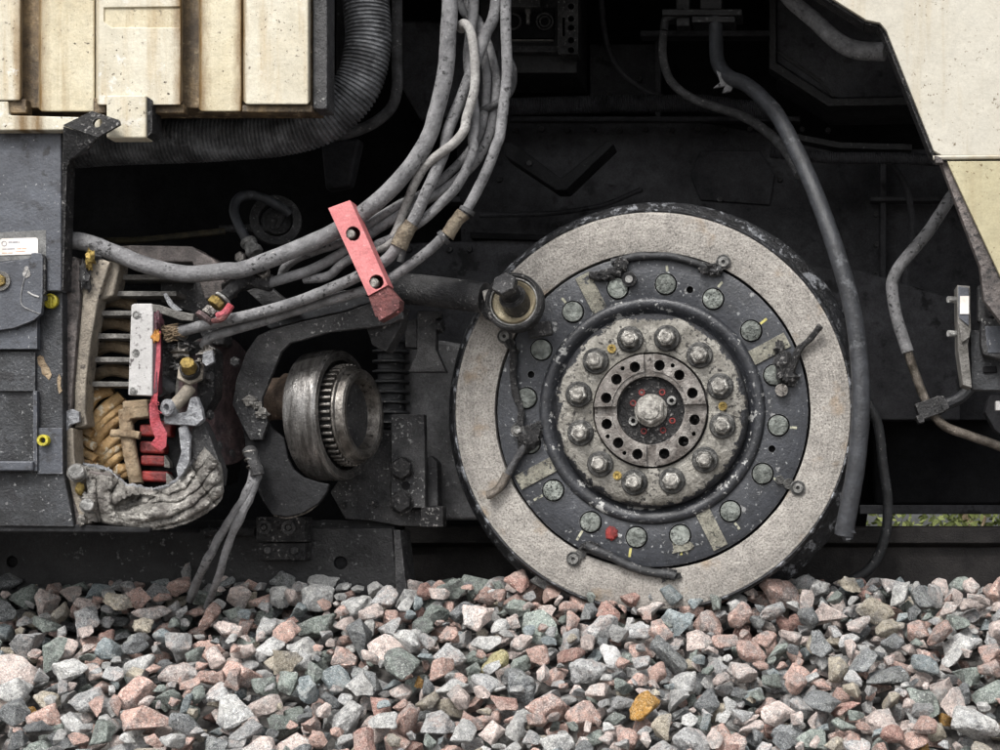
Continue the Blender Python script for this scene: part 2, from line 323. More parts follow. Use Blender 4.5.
def part(name, mb, m, parent=None, bev=0., local=False, ang=35, segs=2, label=None, origin=None):
    me = bpy.data.meshes.new(name)
    if parent is None:
        if origin is None:
            xs = [v.x for v in mb.v]; ys = [v.y for v in mb.v]; zs = [v.z for v in mb.v]
            origin = Vector(((min(xs) + max(xs)) / 2, (min(ys) + max(ys)) / 2, min(zs)))
        off = origin
    else: off = Vector((0, 0, 0)) if local else wl(parent)
    me.from_pydata([v - off for v in mb.v], [], mb.f); 
    ms = m if isinstance(m, list) else [m]
    for x in ms: me.materials.append(x)
    if len(ms) > 1: me.polygons.foreach_set('material_index', mb.m)
    bm = bmesh.new(); bm.from_mesh(me); bmesh.ops.recalc_face_normals(bm, faces=bm.faces); bm.to_mesh(me); bm.free()
    me.shade_smooth(); me.set_sharp_from_angle(angle=R(ang))
    o = bpy.data.objects.new(name, me); col.objects.link(o)
    if parent is None: o.location = origin
    else: o.parent = parent
    if bev:
        b = o.modifiers.new('bevel', 'BEVEL'); b.width = bev; b.segments = segs; b.limit_method = 'ANGLE'; b.angle_limit = R(35); b.use_clamp_overlap = True
        b.harden_normals = True
    if label: o['label'] = label
    return o

def cut(o, cutter, m_inner=None):
    """boolean difference, baked into the mesh"""
    c = part('cutter_tmp', cutter, m_inner or o.data.materials[0], o, local=True)
    md = o.modifiers.new('b', 'BOOLEAN'); md.operation = 'DIFFERENCE'; md.object = c; md.solver = 'EXACT'
    if m_inner: md.material_mode = 'TRANSFER'
    bpy.context.view_layer.update()
    dg = bpy.context.evaluated_depsgraph_get()
    me = bpy.data.meshes.new_from_object(o.evaluated_get(dg)); o.modifiers.remove(md)
    old = o.data; o.data = me; me.name = old.name
    me.shade_smooth(); me.set_sharp_from_angle(angle=R(30))
    bpy.data.objects.remove(c)

def tag(o, label, cat, group=None):
    o['label'] = label; o['category'] = cat
    if group: o['group'] = group
    return o
def thing(name, loc, label, cat, group=None):
    o = bpy.data.objects.new(name, None); col.objects.link(o); o.location = loc; o.empty_display_size = .05
    return tag(o, label, cat, group)
def inst(src, parent, loc, rot=None):
    o = src.copy(); col.objects.link(o); o.parent = parent; o.location = loc
    if rot: o.rotation_euler = rot
    for ch in list(src.children):
        c = ch.copy(); col.objects.link(c); c.parent = o
    return o
def struct(name, mb, m, **k):
    o = part(name, mb, m, **k); o['kind'] = 'structure'; return o
def hexnut(mb, c, axis, r, h, mi=0):
    return mb.lathe([(r * .93, 0), (r, h * .12), (r, h * .8), (r * .86, h)], c, axis, 6, mi)
T = lambda *a: [P(*q) for q in a]

# ================================================================== THE SETTING
SZ = .462; SB = .05; TAN = math.tan(R(31))
def slope_z(Y, X=0):
    z = SZ - max(0, SB - Y) * TAN + .014 * noise.noise(Vector((X * 2.2, Y * 2.2, 3.1)))
    z -= .018 * max(0, X + .45)
    return max(z, -.62)
# ground: one sheet to the horizon, with the ballast shoulder shaped into it
mb = MB()
xs = [-80, -20, -6] + [-3 + i * .1 for i in range(51)] + [5, 20, 80]
ys = [-80, -20, -8, -5, -3.5] + [-2.2 + i * .08 for i in range(32)] + [.6, 1, 2, 3.4, 6, 20, 90]
vs = []
for y in ys:
    for x in xs:
        z = slope_z(y, max(-3, min(2, x))) - .105
        vs.append((x, y, z))
nx = len(xs)
fs = [(j * nx + i, j * nx + i + 1, (j + 1) * nx + i + 1, (j + 1) * nx + i) for j in range(len(ys) - 1) for i in range(nx - 1)]
mb.add(vs, fs)
ground = struct('ground', mb, M['ballastfill'], origin=Vector((0, 0, 0)))

# grass strip and shrubs seen through the gap below the train
gm = MB(); gm.box((2, 9.0, .43), (40, 7, .1))
gb = struct('grass_bank', gm, M['soil'])
# ------------------------------------------------------------------ ballast stones
import numpy as np
def stone_mesh(seed, m, fine, finer=False):
    r = random.Random(seed); bm = bmesh.new()
    sx, sy, sz = 1, r.uniform(.66, .92), r.uniform(.48, .74)
    for i in range(r.randint(9, 13)):
        while True:
            v = Vector((r.uniform(-1, 1), r.uniform(-1, 1), r.uniform(-1, 1)))
            if .05 < v.length < 1: break
        v.normalize(); v *= r.uniform(.86, 1.08)
        bm.verts.new((v.x * sx, v.y * sy, v.z * sz))
    g = bmesh.ops.convex_hull(bm, input=bm.verts)
    bmesh.ops.delete(bm, geom=[x for x in g['geom_interior'] if isinstance(x, bmesh.types.BMVert)], context='VERTS')
    bmesh.ops.dissolve_limit(bm, angle_limit=R(16), verts=bm.verts, edges=bm.edges)
    if fine:
        bmesh.ops.bevel(bm, geom=list(bm.edges), offset=.06, segments=1, profile=.5, affect='EDGES', clamp_overlap=True)
        bmesh.ops.remove_doubles(bm, verts=bm.verts, dist=.02)
        bmesh.ops.triangulate(bm, faces=bm.faces)
        bmesh.ops.subdivide_edges(bm, edges=[e for e in bm.edges if e.calc_length() > .22], cuts=1, use_grid_fill=True)
        bmesh.ops.triangulate(bm, faces=[f for f in bm.faces if len(f.verts) > 3])
        bm.normal_update()
        sv = Vector((seed * 3.1, 0, 0))
        if finer:
            bmesh.ops.subdivide_edges(bm, edges=[e for e in bm.edges if e.calc_length() > .13], cuts=1, use_grid_fill=True)
            bmesh.ops.triangulate(bm, faces=[f for f in bm.faces if len(f.verts) > 3]); bm.normal_update()
            for v in bm.verts:
                c_ = v.co.copy(); st = noise.noise(c_ * 1.7 + sv * 1.3); v.co += v.normal * (.10 * (abs(st) - .15) + .022 * noise.noise(c_ * 12 + sv) + .012 * noise.noise(c_ * 25 + sv))
        for v in bm.verts: v.co += v.normal * (.055 * noise.noise(v.co * 2.6 + sv) + .03 * noise.noise(v.co * 7 + sv))
    else:
        bmesh.ops.bevel(bm, geom=list(bm.edges), offset=.085, segments=1, profile=.5, affect='EDGES', clamp_overlap=True)
        bmesh.ops.remove_doubles(bm, verts=bm.verts, dist=.02)
        bmesh.ops.triangulate(bm, faces=[f for f in bm.faces if len(f.verts) > 4])
    bmesh.ops.recalc_face_normals(bm, faces=bm.faces)
    me = bpy.data.meshes.new('stone'); bm.to_mesh(me); bm.free()
    me.materials.append(m); me.shade_smooth(); me.set_sharp_from_angle(angle=R(34 if finer else 27 if fine else 24))
    return me, (sx, sy, sz)

def stone_mat(name, a, b, speckd, speckl, vein=(.6, .58, .55), alt=(.3, .3, .29), K=1., svein=.61):
    m = bpy.data.materials.new(name); m.use_nodes = True
    n = m.node_tree.nodes; L = m.node_tree.links.new; bs = n['Principled BSDF']
    tc = n.new('ShaderNodeTexCoord'); oi = n.new('ShaderNodeObjectInfo'); ge = n.new('ShaderNodeNewGeometry')
    ad = n.new('ShaderNodeMath'); ad.operation = 'ADD'; L(oi.outputs['Random'], ad.inputs[0]); L(ge.outputs['Random Per Island'], ad.inputs[1])
    fr = n.new('ShaderNodeMath'); fr.operation = 'FRACT'; L(ad.outputs[0], fr.inputs[0])
    mu = n.new('ShaderNodeMath'); mu.operation = 'MULTIPLY'; L(fr.outputs[0], mu.inputs[0]); mu.inputs[1].default_value = 37
    def nz(s, det=6, rg=.6):
        t = n.new('ShaderNodeTexNoise'); t.noise_dimensions = '4D'; L(tc.outputs['Object'], t.inputs['Vector']); L(mu.outputs[0], t.inputs['W'])
        t.inputs['Scale'].default_value = s * K; t.inputs['Detail'].default_value = det; t.inputs['Roughness'].default_value = rg; return t.outputs[0]
    def ramp(s, lo, hi, t0=0, t1=1):
        r = n.new('ShaderNodeMapRange'); L(s, r.inputs['Value']); r.inputs['From Min'].default_value = lo; r.inputs['From Max'].default_value = hi
        r.inputs['To Min'].default_value = t0; r.inputs['To Max'].default_value = t1; return r.outputs[0]
    def mix(f, x, y):
        q = n.new('ShaderNodeMix'); q.data_type = 'RGBA'; L(f, q.inputs[0])
        for i, z in ((6, x), (7, y)):
            if isinstance(z, tuple): q.inputs[i].default_value = (*z, 1)
            else: L(z, q.inputs[i])
        return q.outputs[2]
    c = mix(ramp(nz(1.3), .40, .58), a, b)
    c = mix(ramp(nz(.9, 7, .7), .50, .60), c, alt)
    c = mix(ramp(nz(6, 5, .75), .50, .62), c, speckd)
    c = mix(ramp(nz(17, 3, .75), .52, .60), c, speckl)
    c = mix(ramp(nz(22, 3, .75), .55, .62), c, speckd)
    c = mix(ramp(nz(2.2, 8, .8), svein, svein + .05), c, vein)
    mo_ = n.new('ShaderNodeVectorMath'); mo_.operation = 'SCALE'; L(c, mo_.inputs[0]); L(ramp(nz(3.2, 9, .72), .34, .66, .68, 1.3), mo_.inputs['Scale']); c = mo_.outputs[0]
    val = ramp(fr.outputs[0], 0, 1, 1.04, 1.74)
    vm = n.new('ShaderNodeVectorMath'); vm.operation = 'SCALE'; L(c, vm.inputs[0]); L(val, vm.inputs['Scale'])
    L(vm.outputs[0], bs.inputs['Base Color'])
    bs.inputs['Roughness'].default_value = .8; bs.inputs['Specular IOR Level'].default_value = .3
    bp = n.new('ShaderNodeBump'); bp.inputs['Strength'].default_value = .9; bp.inputs['Distance'].default_value = .026
    L(nz(2.0, 10, .68), bp.inputs['Height'])
    bp2 = n.new('ShaderNodeBump'); bp2.inputs['Strength'].default_value = .8; bp2.inputs['Distance'].default_value = .004
    L(nz(14, 4, .7), bp2.inputs['Height']); L(bp.outputs[0], bp2.inputs['Normal']); L(bp2.outputs[0], bs.inputs['Normal'])
    return m
SD = [  # weight, name, colours
 (17, 'pink_granite', (.46, .30, .25), (.39, .25, .21), (.17, .125, .115), (.60, .50, .45), (.62, .58, .55), (.27, .25, .24)),
 (17, 'pale_pink_granite', (.51, .42, .38), (.45, .375, .345), (.22, .185, .175), (.66, .60, .56), (.64, .62, .6), (.34, .335, .325)),
 (15, 'grey_granite', (.27, .27, .27), (.34, .34, .335), (.12, .125, .13), (.50, .50, .49), (.6, .59, .57), (.37, .31, .285)),
 (10, 'green_grey_stone', (.175, .205, .185), (.23, .26, .235), (.08, .092, .085), (.38, .40, .37), (.5, .5, .47), (.13, .135, .13)),
 (9, 'dark_grey_stone', (.11, .115, .12), (.165, .17, .172), (.045, .05, .052), (.31, .32, .32), (.48, .48, .47), (.21, .215, .205)),
 (15, 'pale_grey_stone', (.44, .435, .415), (.37, .37, .36), (.18, .18, .18), (.60, .59, .57), (.64, .63, .61), (.27, .275, .275)),
 (6, 'blue_grey_stone', (.165, .195, .205), (.22, .25, .26), (.075, .095, .10), (.4, .43, .43), (.5, .52, .52), (.30, .31, .30)),
 (8, 'tan_stone', (.37, .33, .265), (.31, .275, .215), (.15, .13, .10), (.52, .48, .41), (.58, .55, .48), (.27, .255, .235)),
 (2, 'red_granite', (.31, .175, .15), (.24, .135, .115), (.10, .06, .05), (.48, .37, .32), (.5, .42, .38), (.33, .25, .225))]
SM = [stone_mat(*q[1:]) for q in SD]
SMS = [stone_mat(q[1] + '_small', *q[2:], K=30.) for q in SD]
M_och = stone_mat('ochre_stone', (.36, .19, .04), (.29, .145, .03), (.14, .08, .03), (.6, .45, .25), (.5, .4, .25), (.42, .22, .05))
M_yel = stone_mat('yellow_green_stone', (.35, .31, .155), (.28, .255, .135), (.13, .11, .055), (.52, .48, .33), (.5, .46, .33), (.36, .32, .17))
M_wht = stone_mat('white_stone', (.50, .49, .48), (.44, .43, .42), (.24, .24, .24), (.52, .52, .52), (.54, .53, .51), (.46, .45, .44))
NP = 40
protos = [stone_mesh(100 + i, SM[0], True) for i in range(NP)]
finest = [stone_mesh(100 + i, SM[0], True, True)[0] for i in range(NP)]
coarse = [stone_mesh(100 + i, SM[0], False)[0] for i in range(NP)]
pool = [i for i, q in enumerate(SD) for _ in range(q[0])]
def hit(px, py):
    k = Vector(((px - FX) * S, D, (FY - py) * S)) / D
    t = D - 1.6
    while t < D + .6:
        p = Vector((0, -D, ZC)) + k * t
        if p.z < slope_z(p.y, p.x): return p
        t += .004
    return p
# The stones are dropped one by one on a height map of the pile, so that they lie on one another.
GX0, GX1, GY0, GY1, GS = -2.45, 1.05, -.98, .27, .005
gx = np.arange(GX0, GX1, GS); gy = np.arange(GY0, GY1, GS)
H = np.zeros((len(gy), len(gx))); TG = np.zeros_like(H)
for j, y in enumerate(gy):
    for i in range(0, len(gx), 8): TG[j, i:i + 8] = slope_z(y, gx[i])
H[:] = TG - .10
stones = []
def env(r, ax, e):
    A = np.array(e); a = np.array(ax) * r * .93
    Q = A @ np.diag(1 / a ** 2) @ A.T
    n = int(r / GS) + 1
    d = np.arange(-n, n + 1) * GS; dx, dy = np.meshgrid(d, d)
    bq = 2 * (Q[0, 2] * dx + Q[1, 2] * dy); cq = Q[0, 0] * dx ** 2 + Q[1, 1] * dy ** 2 + 2 * Q[0, 1] * dx * dy - 1
    disc = bq ** 2 - 4 * Q[2, 2] * cq; ok = disc > 0; sq = np.sqrt(np.where(ok, disc, 0))
    return n, ok, (-bq - sq) / (2 * Q[2, 2]), (-bq + sq) / (2 * Q[2, 2])
def rest(j, i, n, ok, bot):
    sub = H[j - n:j + n + 1, i - n:i + n + 1]
    if sub.shape != bot.shape: return None
    v = np.sort((sub - bot)[ok]); 
    return v[int(len(v) * .91)]
def orient(spread=.38):
    return Matrix.Rotation(R(27) + rnd.gauss(0, spread), 3, 'X') @ Matrix.Rotation(rnd.gauss(0, spread), 3, 'Y') @ Matrix.Rotation(rnd.uniform(0, 6.3), 3, 'Z')
def drop(r, cand, xy=None, m=None, lab=None, above=1., spread=.38):
    pr = rnd.randrange(NP); e = orient(spread); n, ok, bot, top = env(r, protos[pr][1], e); best = None
    for _ in range(cand):
        if xy: x, y = xy[0] + rnd.uniform(-.008, .008), xy[1] + rnd.uniform(-.012, .012)
        else: x, y = rnd.uniform(GX0 + r, GX1 - r), rnd.uniform(GY0 + r, GY1 - r)
        i, j = int((x - GX0) / GS), int((y - GY0) / GS); z = rest(j, i, n, ok, bot)
        if z is None: continue
        k = z - TG[j, i]
        if best is None or k < best[0]: best = (k, z, i, j)
    if best is None or best[0] > above: return False
    k, z, i, j = best
    sub = H[j - n:j + n + 1, i - n:i + n + 1]; sub[ok] = np.maximum(sub[ok], (z + top)[ok])
    stones.append((Vector((gx[i], gy[j], z)), r, pr, e, m, lab)); return True
for _ in range(2700): drop(rnd.uniform(.020, .038), 9)
special = [
 (648, 722, .043, M_och, 'rust orange stone'), (22, 704, .030, M_och, 'small rust orange stone by the left edge'),
 (947, 694, .024, M_och, 'small ochre stone'), (930, 735, .021, M_och, 'small ochre stone near the bottom edge'),
 (418, 682, .018, M_och, 'tiny amber chip'), (495, 664, .050, M_yel, 'yellowish green stone'),
 (606, 662, .050, M_wht, 'white pointed stone'), (634, 604, .036, SM[8], 'dark red stone against the wheel'),
 (430, 590, .032, SM[8], 'reddish brown stone standing up'), (200, 622, .052, SM[0], 'flat pink stone under the torn wires'),
 (20, 598, .05, SM[3], None), (10, 675, .066, SM[1], None), (84, 700, .055, SM[2], None), (228, 722, .062, SM[5], None), (45, 718, .045, SM[0], None),
 (150, 622, .052, SM[1], None), (120, 628, .04, SM[7], None), (178, 672, .054, SM[1], None), (246, 668, .055, SM[0], None),
 (340, 726, .055, SM[5], None), (465, 600, .055, SM[4], None), (398, 680, .064, SM[3], None), (453, 655, .05, SM[2], None),
 (975, 728, .062, SM[5], None), (770, 694, .044, SM[1], None), (790, 730, .05, SM[4], None), (890, 674, .056, SM[4], None), (560, 742, .05, SM[5], None),
 (545, 645, .044, SM[3], None), (690, 742, .055, SM[2], None), (860, 738, .04, SM[0], None), (300, 700, .05, SM[6], None), (510, 728, .045, SM[5], None),
]
for px, py, r, m, lab in special:
    p = hit(px, py + 3); drop(r, 8, (p.x, p.y + .02), m, lab, spread=.3)
for _ in range(200): drop(rnd.uniform(.045, .060), 9, above=.034)
for _ in range(900): drop(rnd.uniform(.031, .047), 16, above=.026)
for _ in range(2800): drop(rnd.uniform(.016, .031), 22, above=.014)
for _ in range(1500): drop(rnd.uniform(.010, .018), 16, above=.004)
def vis_size(s_):
    p = s_[0]; d = p.y + D
    px = FX + p.x / d * D / S; py = FY - (p.z - ZC) / d * D / S
    if not (-5 < px < 1005 and 568 < py < 756) or p.y > .12: return 0
    j = min(len(gy) - 1, int((p.y - GY0) / GS)); i = int((p.x - GX0) / GS)
    bury = H[j, i] - (p.z + s_[1] * .5)
    return (s_[1] - max(0, bury) * 1.2) / d
order = sorted(range(len(stones)), key=lambda i: -(vis_size(stones[i]) + (9 if stones[i][5] else 0)))
single = set(order[:300])
for i in sorted(single):
    p, r, pr, e, m, lab = stones[i]
    o = bpy.data.objects.new('stone', finest[pr]); col.objects.link(o); o.parent = ground
    o.matrix_local = Matrix.Translation(p) @ (e.to_4x4()) @ Matrix.Scale(r, 4)
    o.material_slots[0].link = 'OBJECT'; o.material_slots[0].material = m or SM[rnd.choice(pool)]
    if lab: o['label'] = lab
# the rest: real geometry joined in one part
pf = []
for me, _ in protos:
    co = np.empty(len(me.vertices) * 3); me.vertices.foreach_get('co', co)
    pf.append((co.reshape(-1, 3), [tuple(p.vertices) for p in me.polygons]))
pv = []
for me in coarse:
    co = np.empty(len(me.vertices) * 3); me.vertices.foreach_get('co', co)
    pv.append((co.reshape(-1, 3), [tuple(p.vertices) for p in me.polygons]))
V = []; F = []; MI = []; off = 0
for i, (p, r, pr, e, m, lab) in enumerate(stones):
    if i in single: continue
    co, fcs = (pf if vis_size(stones[i]) > 0 else pv)[pr]
    V.append(co @ (np.array(e) * r).T + np.array(p)); F += [tuple(q + off for q in f) for f in fcs]
    MI += [rnd.choice(pool)] * len(fcs); off += len(co)
me = bpy.data.meshes.new('smaller_stones'); me.from_pydata(np.concatenate(V).tolist(), [], F)
for q in SMS: me.materials.append(q)
me.polygons.foreach_set('material_index', MI); me.shade_smooth(); me.set_sharp_from_angle(angle=R(24))
o = bpy.data.objects.new('smaller_stones', me); col.objects.link(o); o.parent = ground; o['kind'] = 'stuff'
print('stones', len(stones), 'mesh polys', len(protos[0][0].polygons), len(F))

# ================================================================== THE WHEEL
WC = P(652, 411, 0)
wheel = thing('train_wheel', WC, 'large round train wheel with a gritty tan ring, charcoal bolted plate and twelve hub nuts', 'wheel')
wheel.rotation_euler = (R(.8), 0, R(-2.2))
px = S
def wp(name, prof, m, seg=128, closed=False, parent=None, rf=None, ang=30, label=None):
    b = MB(); b.lathe([(r * px, h) for r, h in prof], (0, 0, 0), (0, 1, 0), seg, 0, closed, rf)
    return part(name, b, m, parent or wheel, local=True, ang=ang, label=label)
jag = lambda a, r, h: 1 + .0022 * noise.noise(Vector((math.cos(a) * 9, math.sin(a) * 9, h * 40))) + .0015 * noise.noise(Vector((math.cos(a) * 40, math.sin(a) * 40, h * 90)))
wp('tyre', [(198.6, .05), (198.6, .0005), (200, -.001), (201.8, .003), (203, .014), (203, .085), (208, .097), (215, .108), (218, .120), (217, .132), (212, .140), (150, .150), (150, .05)], M['rubbing'], 192, True, rf=jag)
fr = wp('wheel_ring', [(158.8, .03), (158.8, .001), (159.8, 0), (197.0, 0), (198.2, .0012), (198.2, .03)], M['ring'], 160, True, rf=lambda a, r, h: 1 + (.0035 * noise.noise(Vector((math.cos(a) * 6, math.sin(a) * 6, 1))) if r < .4 else 0))
wp('web_plate', [(160, .022), (196, .022), (196, .04), (20, .04), (20, .022)], M['blackdeep'], 96)
mp_ = wp('mounting_plate', [(112, .02), (112, .004), (113, .003), (154.5, .003), (156, .0045), (156, .02)], M['plate'], 160, True)
wp('hub_bowl', [(113, .019), (113.4, .0), (111.5, -.006), (108, -.009), (104, -.006), (100, .004), (97, .012), (90, .012), (90, .019)], M['bowl'], 128, True, ang=60)
wp('hub_flange', [(96.5, .012), (97, -.004), (95.5, -.014), (91, -.021), (84, -.0245), (60, -.0245), (58, -.0235), (57, -.010), (57, .012)], M['hub'], 128, True, ang=60,
   rf=lambda a, r, h: 1 + (.004 * noise.noise(Vector((math.cos(a) * 5, math.sin(a) * 5, 3))) if r > .2 else 0))
wp('hub_dark_floor', [(57, .0), (57, -.006), (20, -.006), (20, .0)], M['oily'], 64, True)  # dark disc added behind the ring holes in place of their inner shade
rg = wp('hub_ring', [(34, -.006), (34, -.031), (35.2, -.0325), (38, -.0325), (38.6, -.036), (54.4, -.036), (55.8, -.0345), (55.8, -.006)], M['hubring'], 96, True)
def pol(r, deg, y=0.): return Vector((r * px * math.cos(R(deg)), y, r * px * math.sin(R(deg))))
cb = MB()
for k in range(4):
    a = 1.5 + 90 * k
    cb.box(pol(46, a, -.036), (26 * px, .026, 10 * px), Matrix.Rotation(-R(a), 3, 'Y'))
for k, (dx, dz) in enumerate([(35, 163), (107, 127), (150, 60), (152, -33), (115, -107), (49, -150), (-45, -155), (-115, -117), (-158, -50), (-160, 45), (-123, 113), (-55, 157)]):
    a = math.degrees(math.atan2(dz, dx)); cb.cyl(pol(45.3, a, -.05), (0, 1, 0), 5.4 * px, .045, 20)
for (dx, dz) in [(-102, 155), (78, 152), (-155, -95), (-83, -138), (153, -83)]:
    a = math.degrees(math.atan2(dz, dx)); cb.cyl(pol(49.5, a, -.05), (0, 1, 0), 2.2 * px, .045, 12)
cut(rg, cb)
# recess with centre bolt
rc = wp('hub_recess', [(33.6, -.012), (33.6, -.014), (30, -.0165), (1, -.0165), (1, -.012)], M['oily'], 64)
b = MB()
b.lathe([(1, -.046), (9, -.0455), (14.2 , -.041), (15.4, -.036), (15.6, -.017)], (0, 0, 0), (0, 1, 0), 1, 0) if False else None
b = MB(); hexnut(b, (0, -.017, 0), (0, -1, 0), 15.2 * px, .026); b.v = [v * 1 for v in b.v]
b.lathe([(16.5 * px, 0), (16.5 * px, .006), (15.5 * px, .008)], (0, -.016, 0), (0, -1, 0), 32)
b.lathe([(10 * px, 0), (9.4 * px, .004), (3 * px, .006)], (0, -.042, 0), (0, -1, 0), 20)
part('centre_bolt', b, M['stud'], wheel, local=True, bev=.0025)
rp = None
for (dx, dz, red) in [(40, 65, 1), (-33, 65, 1), (-64, 27, 1), (-26, -73, 1), (43, -70, 1), (76, -36, 1), (74, 35, 0), (-63, -37, 0)]:
    b = MB(); c = Vector((dx / 3.571 * px, -.0165, dz / 3.571 * px))
    if red: b.ring(c, (0, -1, 0), 3.1 * px, 2.0 * px, .0015, 16)
    else: b.ring(c, (0, -1, 0), 4.6 * px, 2.4 * px, .006, 16); 
    part('recess_hole_rim' if red else 'recess_screw', b, M['redpaint'] if red else M['steelbright'], wheel, local=True)
# twelve hub nuts: nut > washer, stud
def polloc(r, deg, y): return pol(r, deg, y)
nut = None
nang = [105.9, 76.9, 48.0, 18.6, -12.2, -42.2, -73.0, -102.7, -133.3, -162.3, 167.4, 138.0]
for k, a in enumerate(nang):
    if nut is None:
        b = MB(); hexnut(b, (0, -.006, 0), (0, -1, 0), 9.6 * px, .018)
        nut = part('hub_nut', b, M['nut'], wheel, local=True, bev=.0018)
        b = MB(); b.lathe([(13.2 * px, 0), (13.2 * px, .004), (12 * px, .0065), (9.5 * px, .0068), (9 * px, .010)], (0, 0, 0), (0, -1, 0), 28)
        part('washer', b, M['washer'], nut, local=True)
        b = MB(); b.lathe([(5.6 * px, 0), (5.4 * px, .0075), (4.2 * px, .0095), (1.5 * px, .0088)], (0, -.0235, 0), (0, -1, 0), 14)
        part('stud', b, M['stud'], nut, local=True)
        nut.location = pol(73.3, a, -.0245); nut.rotation_euler = (0, rnd.uniform(0, 1), 0)
    else:
        inst(nut, wheel, pol(73.3, a, -.0245), (0, rnd.uniform(0, 6), 0))
for (dx, dz) in [(-138, 219), (257, 14), (-119, -231)]:
    b = MB(); b.ring(Vector((dx / 3.571 * px, -.0243, dz / 3.571 * px)), (0, -1, 0), 4.4 * px, 2.2 * px, .0035, 20); b.cyl(Vector((dx / 3.571 * px, -.0243, dz / 3.571 * px)), (0, -1, 0), 2.2 * px, .0006, 12)
    part('brass_eyelet', b, M['brass'], wheel, local=True)
# sixteen plate bolts, sunk in bores
bang = [83.7, 61.2, 38.7, 16.2, -6.6, -29.6, -52, -77.3, -97.2, -119.2, -141.5, -165.5, 174, 151, 128.6, 105.6]
cb = MB()
for a in bang: cb.cyl(pol(127.3, a, -.01), (0, 1, 0), 11.4 * px, .022, 28)
for (x, y) in ((690, 290), (530, 374), (772, 449)): 
    cb.cyl(((x - 652) * px, -.01, (411 - y) * px), (0, 1, 0), 3.6 * px, .026, 16)
cut(mp_, cb, M['blackdeep'])
pb = None
for a in bang:
    if pb is None:
        b = MB(); b.lathe([(9.9 * px, .012), (9.9 * px, -.004), (9.0 * px, -.0055), (2 * px, -.006)], (0, 0, 0), (0, 1, 0), 28)
        pb = part('plate_bolt', b, M['bolthead'], wheel, local=True)
        pb.location = pol(127.3, a, .001)
    else: inst(pb, wheel, pol(127.3, a, .001), (0, rnd.uniform(0, 6), 0))
# gritty radial inserts
for a in (117.3, 27.6, -152, -63.3):
    b = MB(); b.box(pol(132.5, a, .0015), (41 * px, .005, 15.5 * px), Matrix.Rotation(-R(a), 3, 'Y'))
    part('radial_insert', b, M['insert'], wheel, local=True, bev=.0008)
# paint ticks beside bolts
for a, r0, r1, mt in ((83.9, 140, 146, 'tick'), (61.5, 140, 147, 'tick'), (38.6, 139, 147, 'tickyellow'), (-6.8, 139, 146, 'tick'), (-29, 139, 146, 'tick'), (-53.5, 139, 147, 'tick'), (-78.5, 139, 147, 'tickyellow'),
                    (-99, 139, 148, 'tickyellow'), (-120.5, 139, 150, 'tick'), (-143, 139, 149, 'tick'), (128.6, 139, 145, 'tick')):
    b = MB(); b.box(pol((r0 + r1) / 2, a, .0026), ((r1 - r0) * px, .001, 2.4 * px), Matrix.Rotation(-R(a + rnd.uniform(-12, 12)), 3, 'Y'))
    part('paint_tick', b, M[mt], wheel, local=True)
W = lambda x, y, Y=0.: Vector(((x - 652) * px, Y, (411 - y) * px))
def blob(b, c, r, sc3, seed, n=12, rough_=.35):
    vs = []; fs = []
    m_ = 8
    for i in range(m_ + 1):
        th = math.pi * i / m_
        for k in range(n):
            ph = 2 * math.pi * k / n
            d = Vector((math.sin(th) * math.cos(ph), math.sin(th) * math.sin(ph), math.cos(th)))
            q = 1 + rough_ * noise.noise(d * 2.3 + Vector((seed * 7.7, 0, 0)))
            vs.append(c + Vector((d.x * sc3[0], d.y * sc3[1], d.z * sc3[2])) * r * q)
    fs = [(i * n + k, i * n + (k + 1) % n, (i + 1) * n + (k + 1) % n, (i + 1) * n + k) for i in range(m_) for k in range(n)]
    return b.add(vs, fs)
b = MB(); blob(b, W(611, 533, .001), 6.5 * px, (1, .5, 1.1), 3); part('red_paint_blob', b, M['redpaint'], wheel, local=True)
b = MB(); blob(b, W(682, 546, .002), 9 * px, (1.2, .25, .8), 5, rough_=.9); part('grey_grease_smear', b, M['insert'], wheel, local=True)
# retaining wire bits round the plate: broken ends, eyelets with rivets
def wire(pts, r, m='hose', nm='broken_wire', lab=None, wob=.3):
    b = MB(); b.tube([W(*p) for p in pts], r * px, 10, 6, wob=wob); return part(nm, b, M[m], wheel, local=True, ang=60, label=lab)
wire([(612, 262, -.004), (640, 257, -.006), (670, 257, -.006), (694, 263, -.006), (706, 268, -.006), (714, 272, -.008), (722, 270, -.008)], 3.6, lab='sheathed wire along the top edge of the plate')
b = MB(); blob(b, W(708, 270, -.006), 9 * px, (1, .7, .6), 9, rough_=.8); blob(b, W(716, 271, -.006), 6 * px, (1, .8, .9), 12, rough_=.8); part('melted_wire_end', b, M['oily'], wheel, local=True)
wire([(590, 275, -.006), (601, 277, -.008), (612, 272, -.012), (622, 274, -.010)], 4, 'oily')
b = MB(); blob(b, W(606, 275, -.006), 8 * px, (1.3, .7, .7), 15, rough_=.9); blob(b, W(622, 266, -.008), 7 * px, (1, .8, 1.1), 16, rough_=.5); part('melted_wire_end', b, M['oily'], wheel, local=True)
b = MB(); b.cyl(W(630, 280, .0), (0, -1, 0), 7.5 * px, .013, 18); part('clamp_screw', b, M['oily'], wheel, local=True, bev=.001)
b = MB(); b.cyl(W(630, 280, -.012), (0, -1, 0), 3.8 * px, .004, 14); part('clamp_screw_end', b, M['steelbright'], wheel, local=True)
wire([(507, 340, -.004), (513, 352, -.008), (513, 372, -.01), (516, 395, -.01), (521, 412, -.01), (519, 428, -.012)], 3.6, 'oily', lab='frayed wire hanging down the left of the plate')
wire([(524, 432, -.012), (528, 440, -.014), (519, 455, -.012), (510, 470, -.010), (502, 486, -.012), (492, 494, -.016), (488, 495, -.018)], 3.8, 'cabledark', lab='bare wire end sticking out at the lower left')
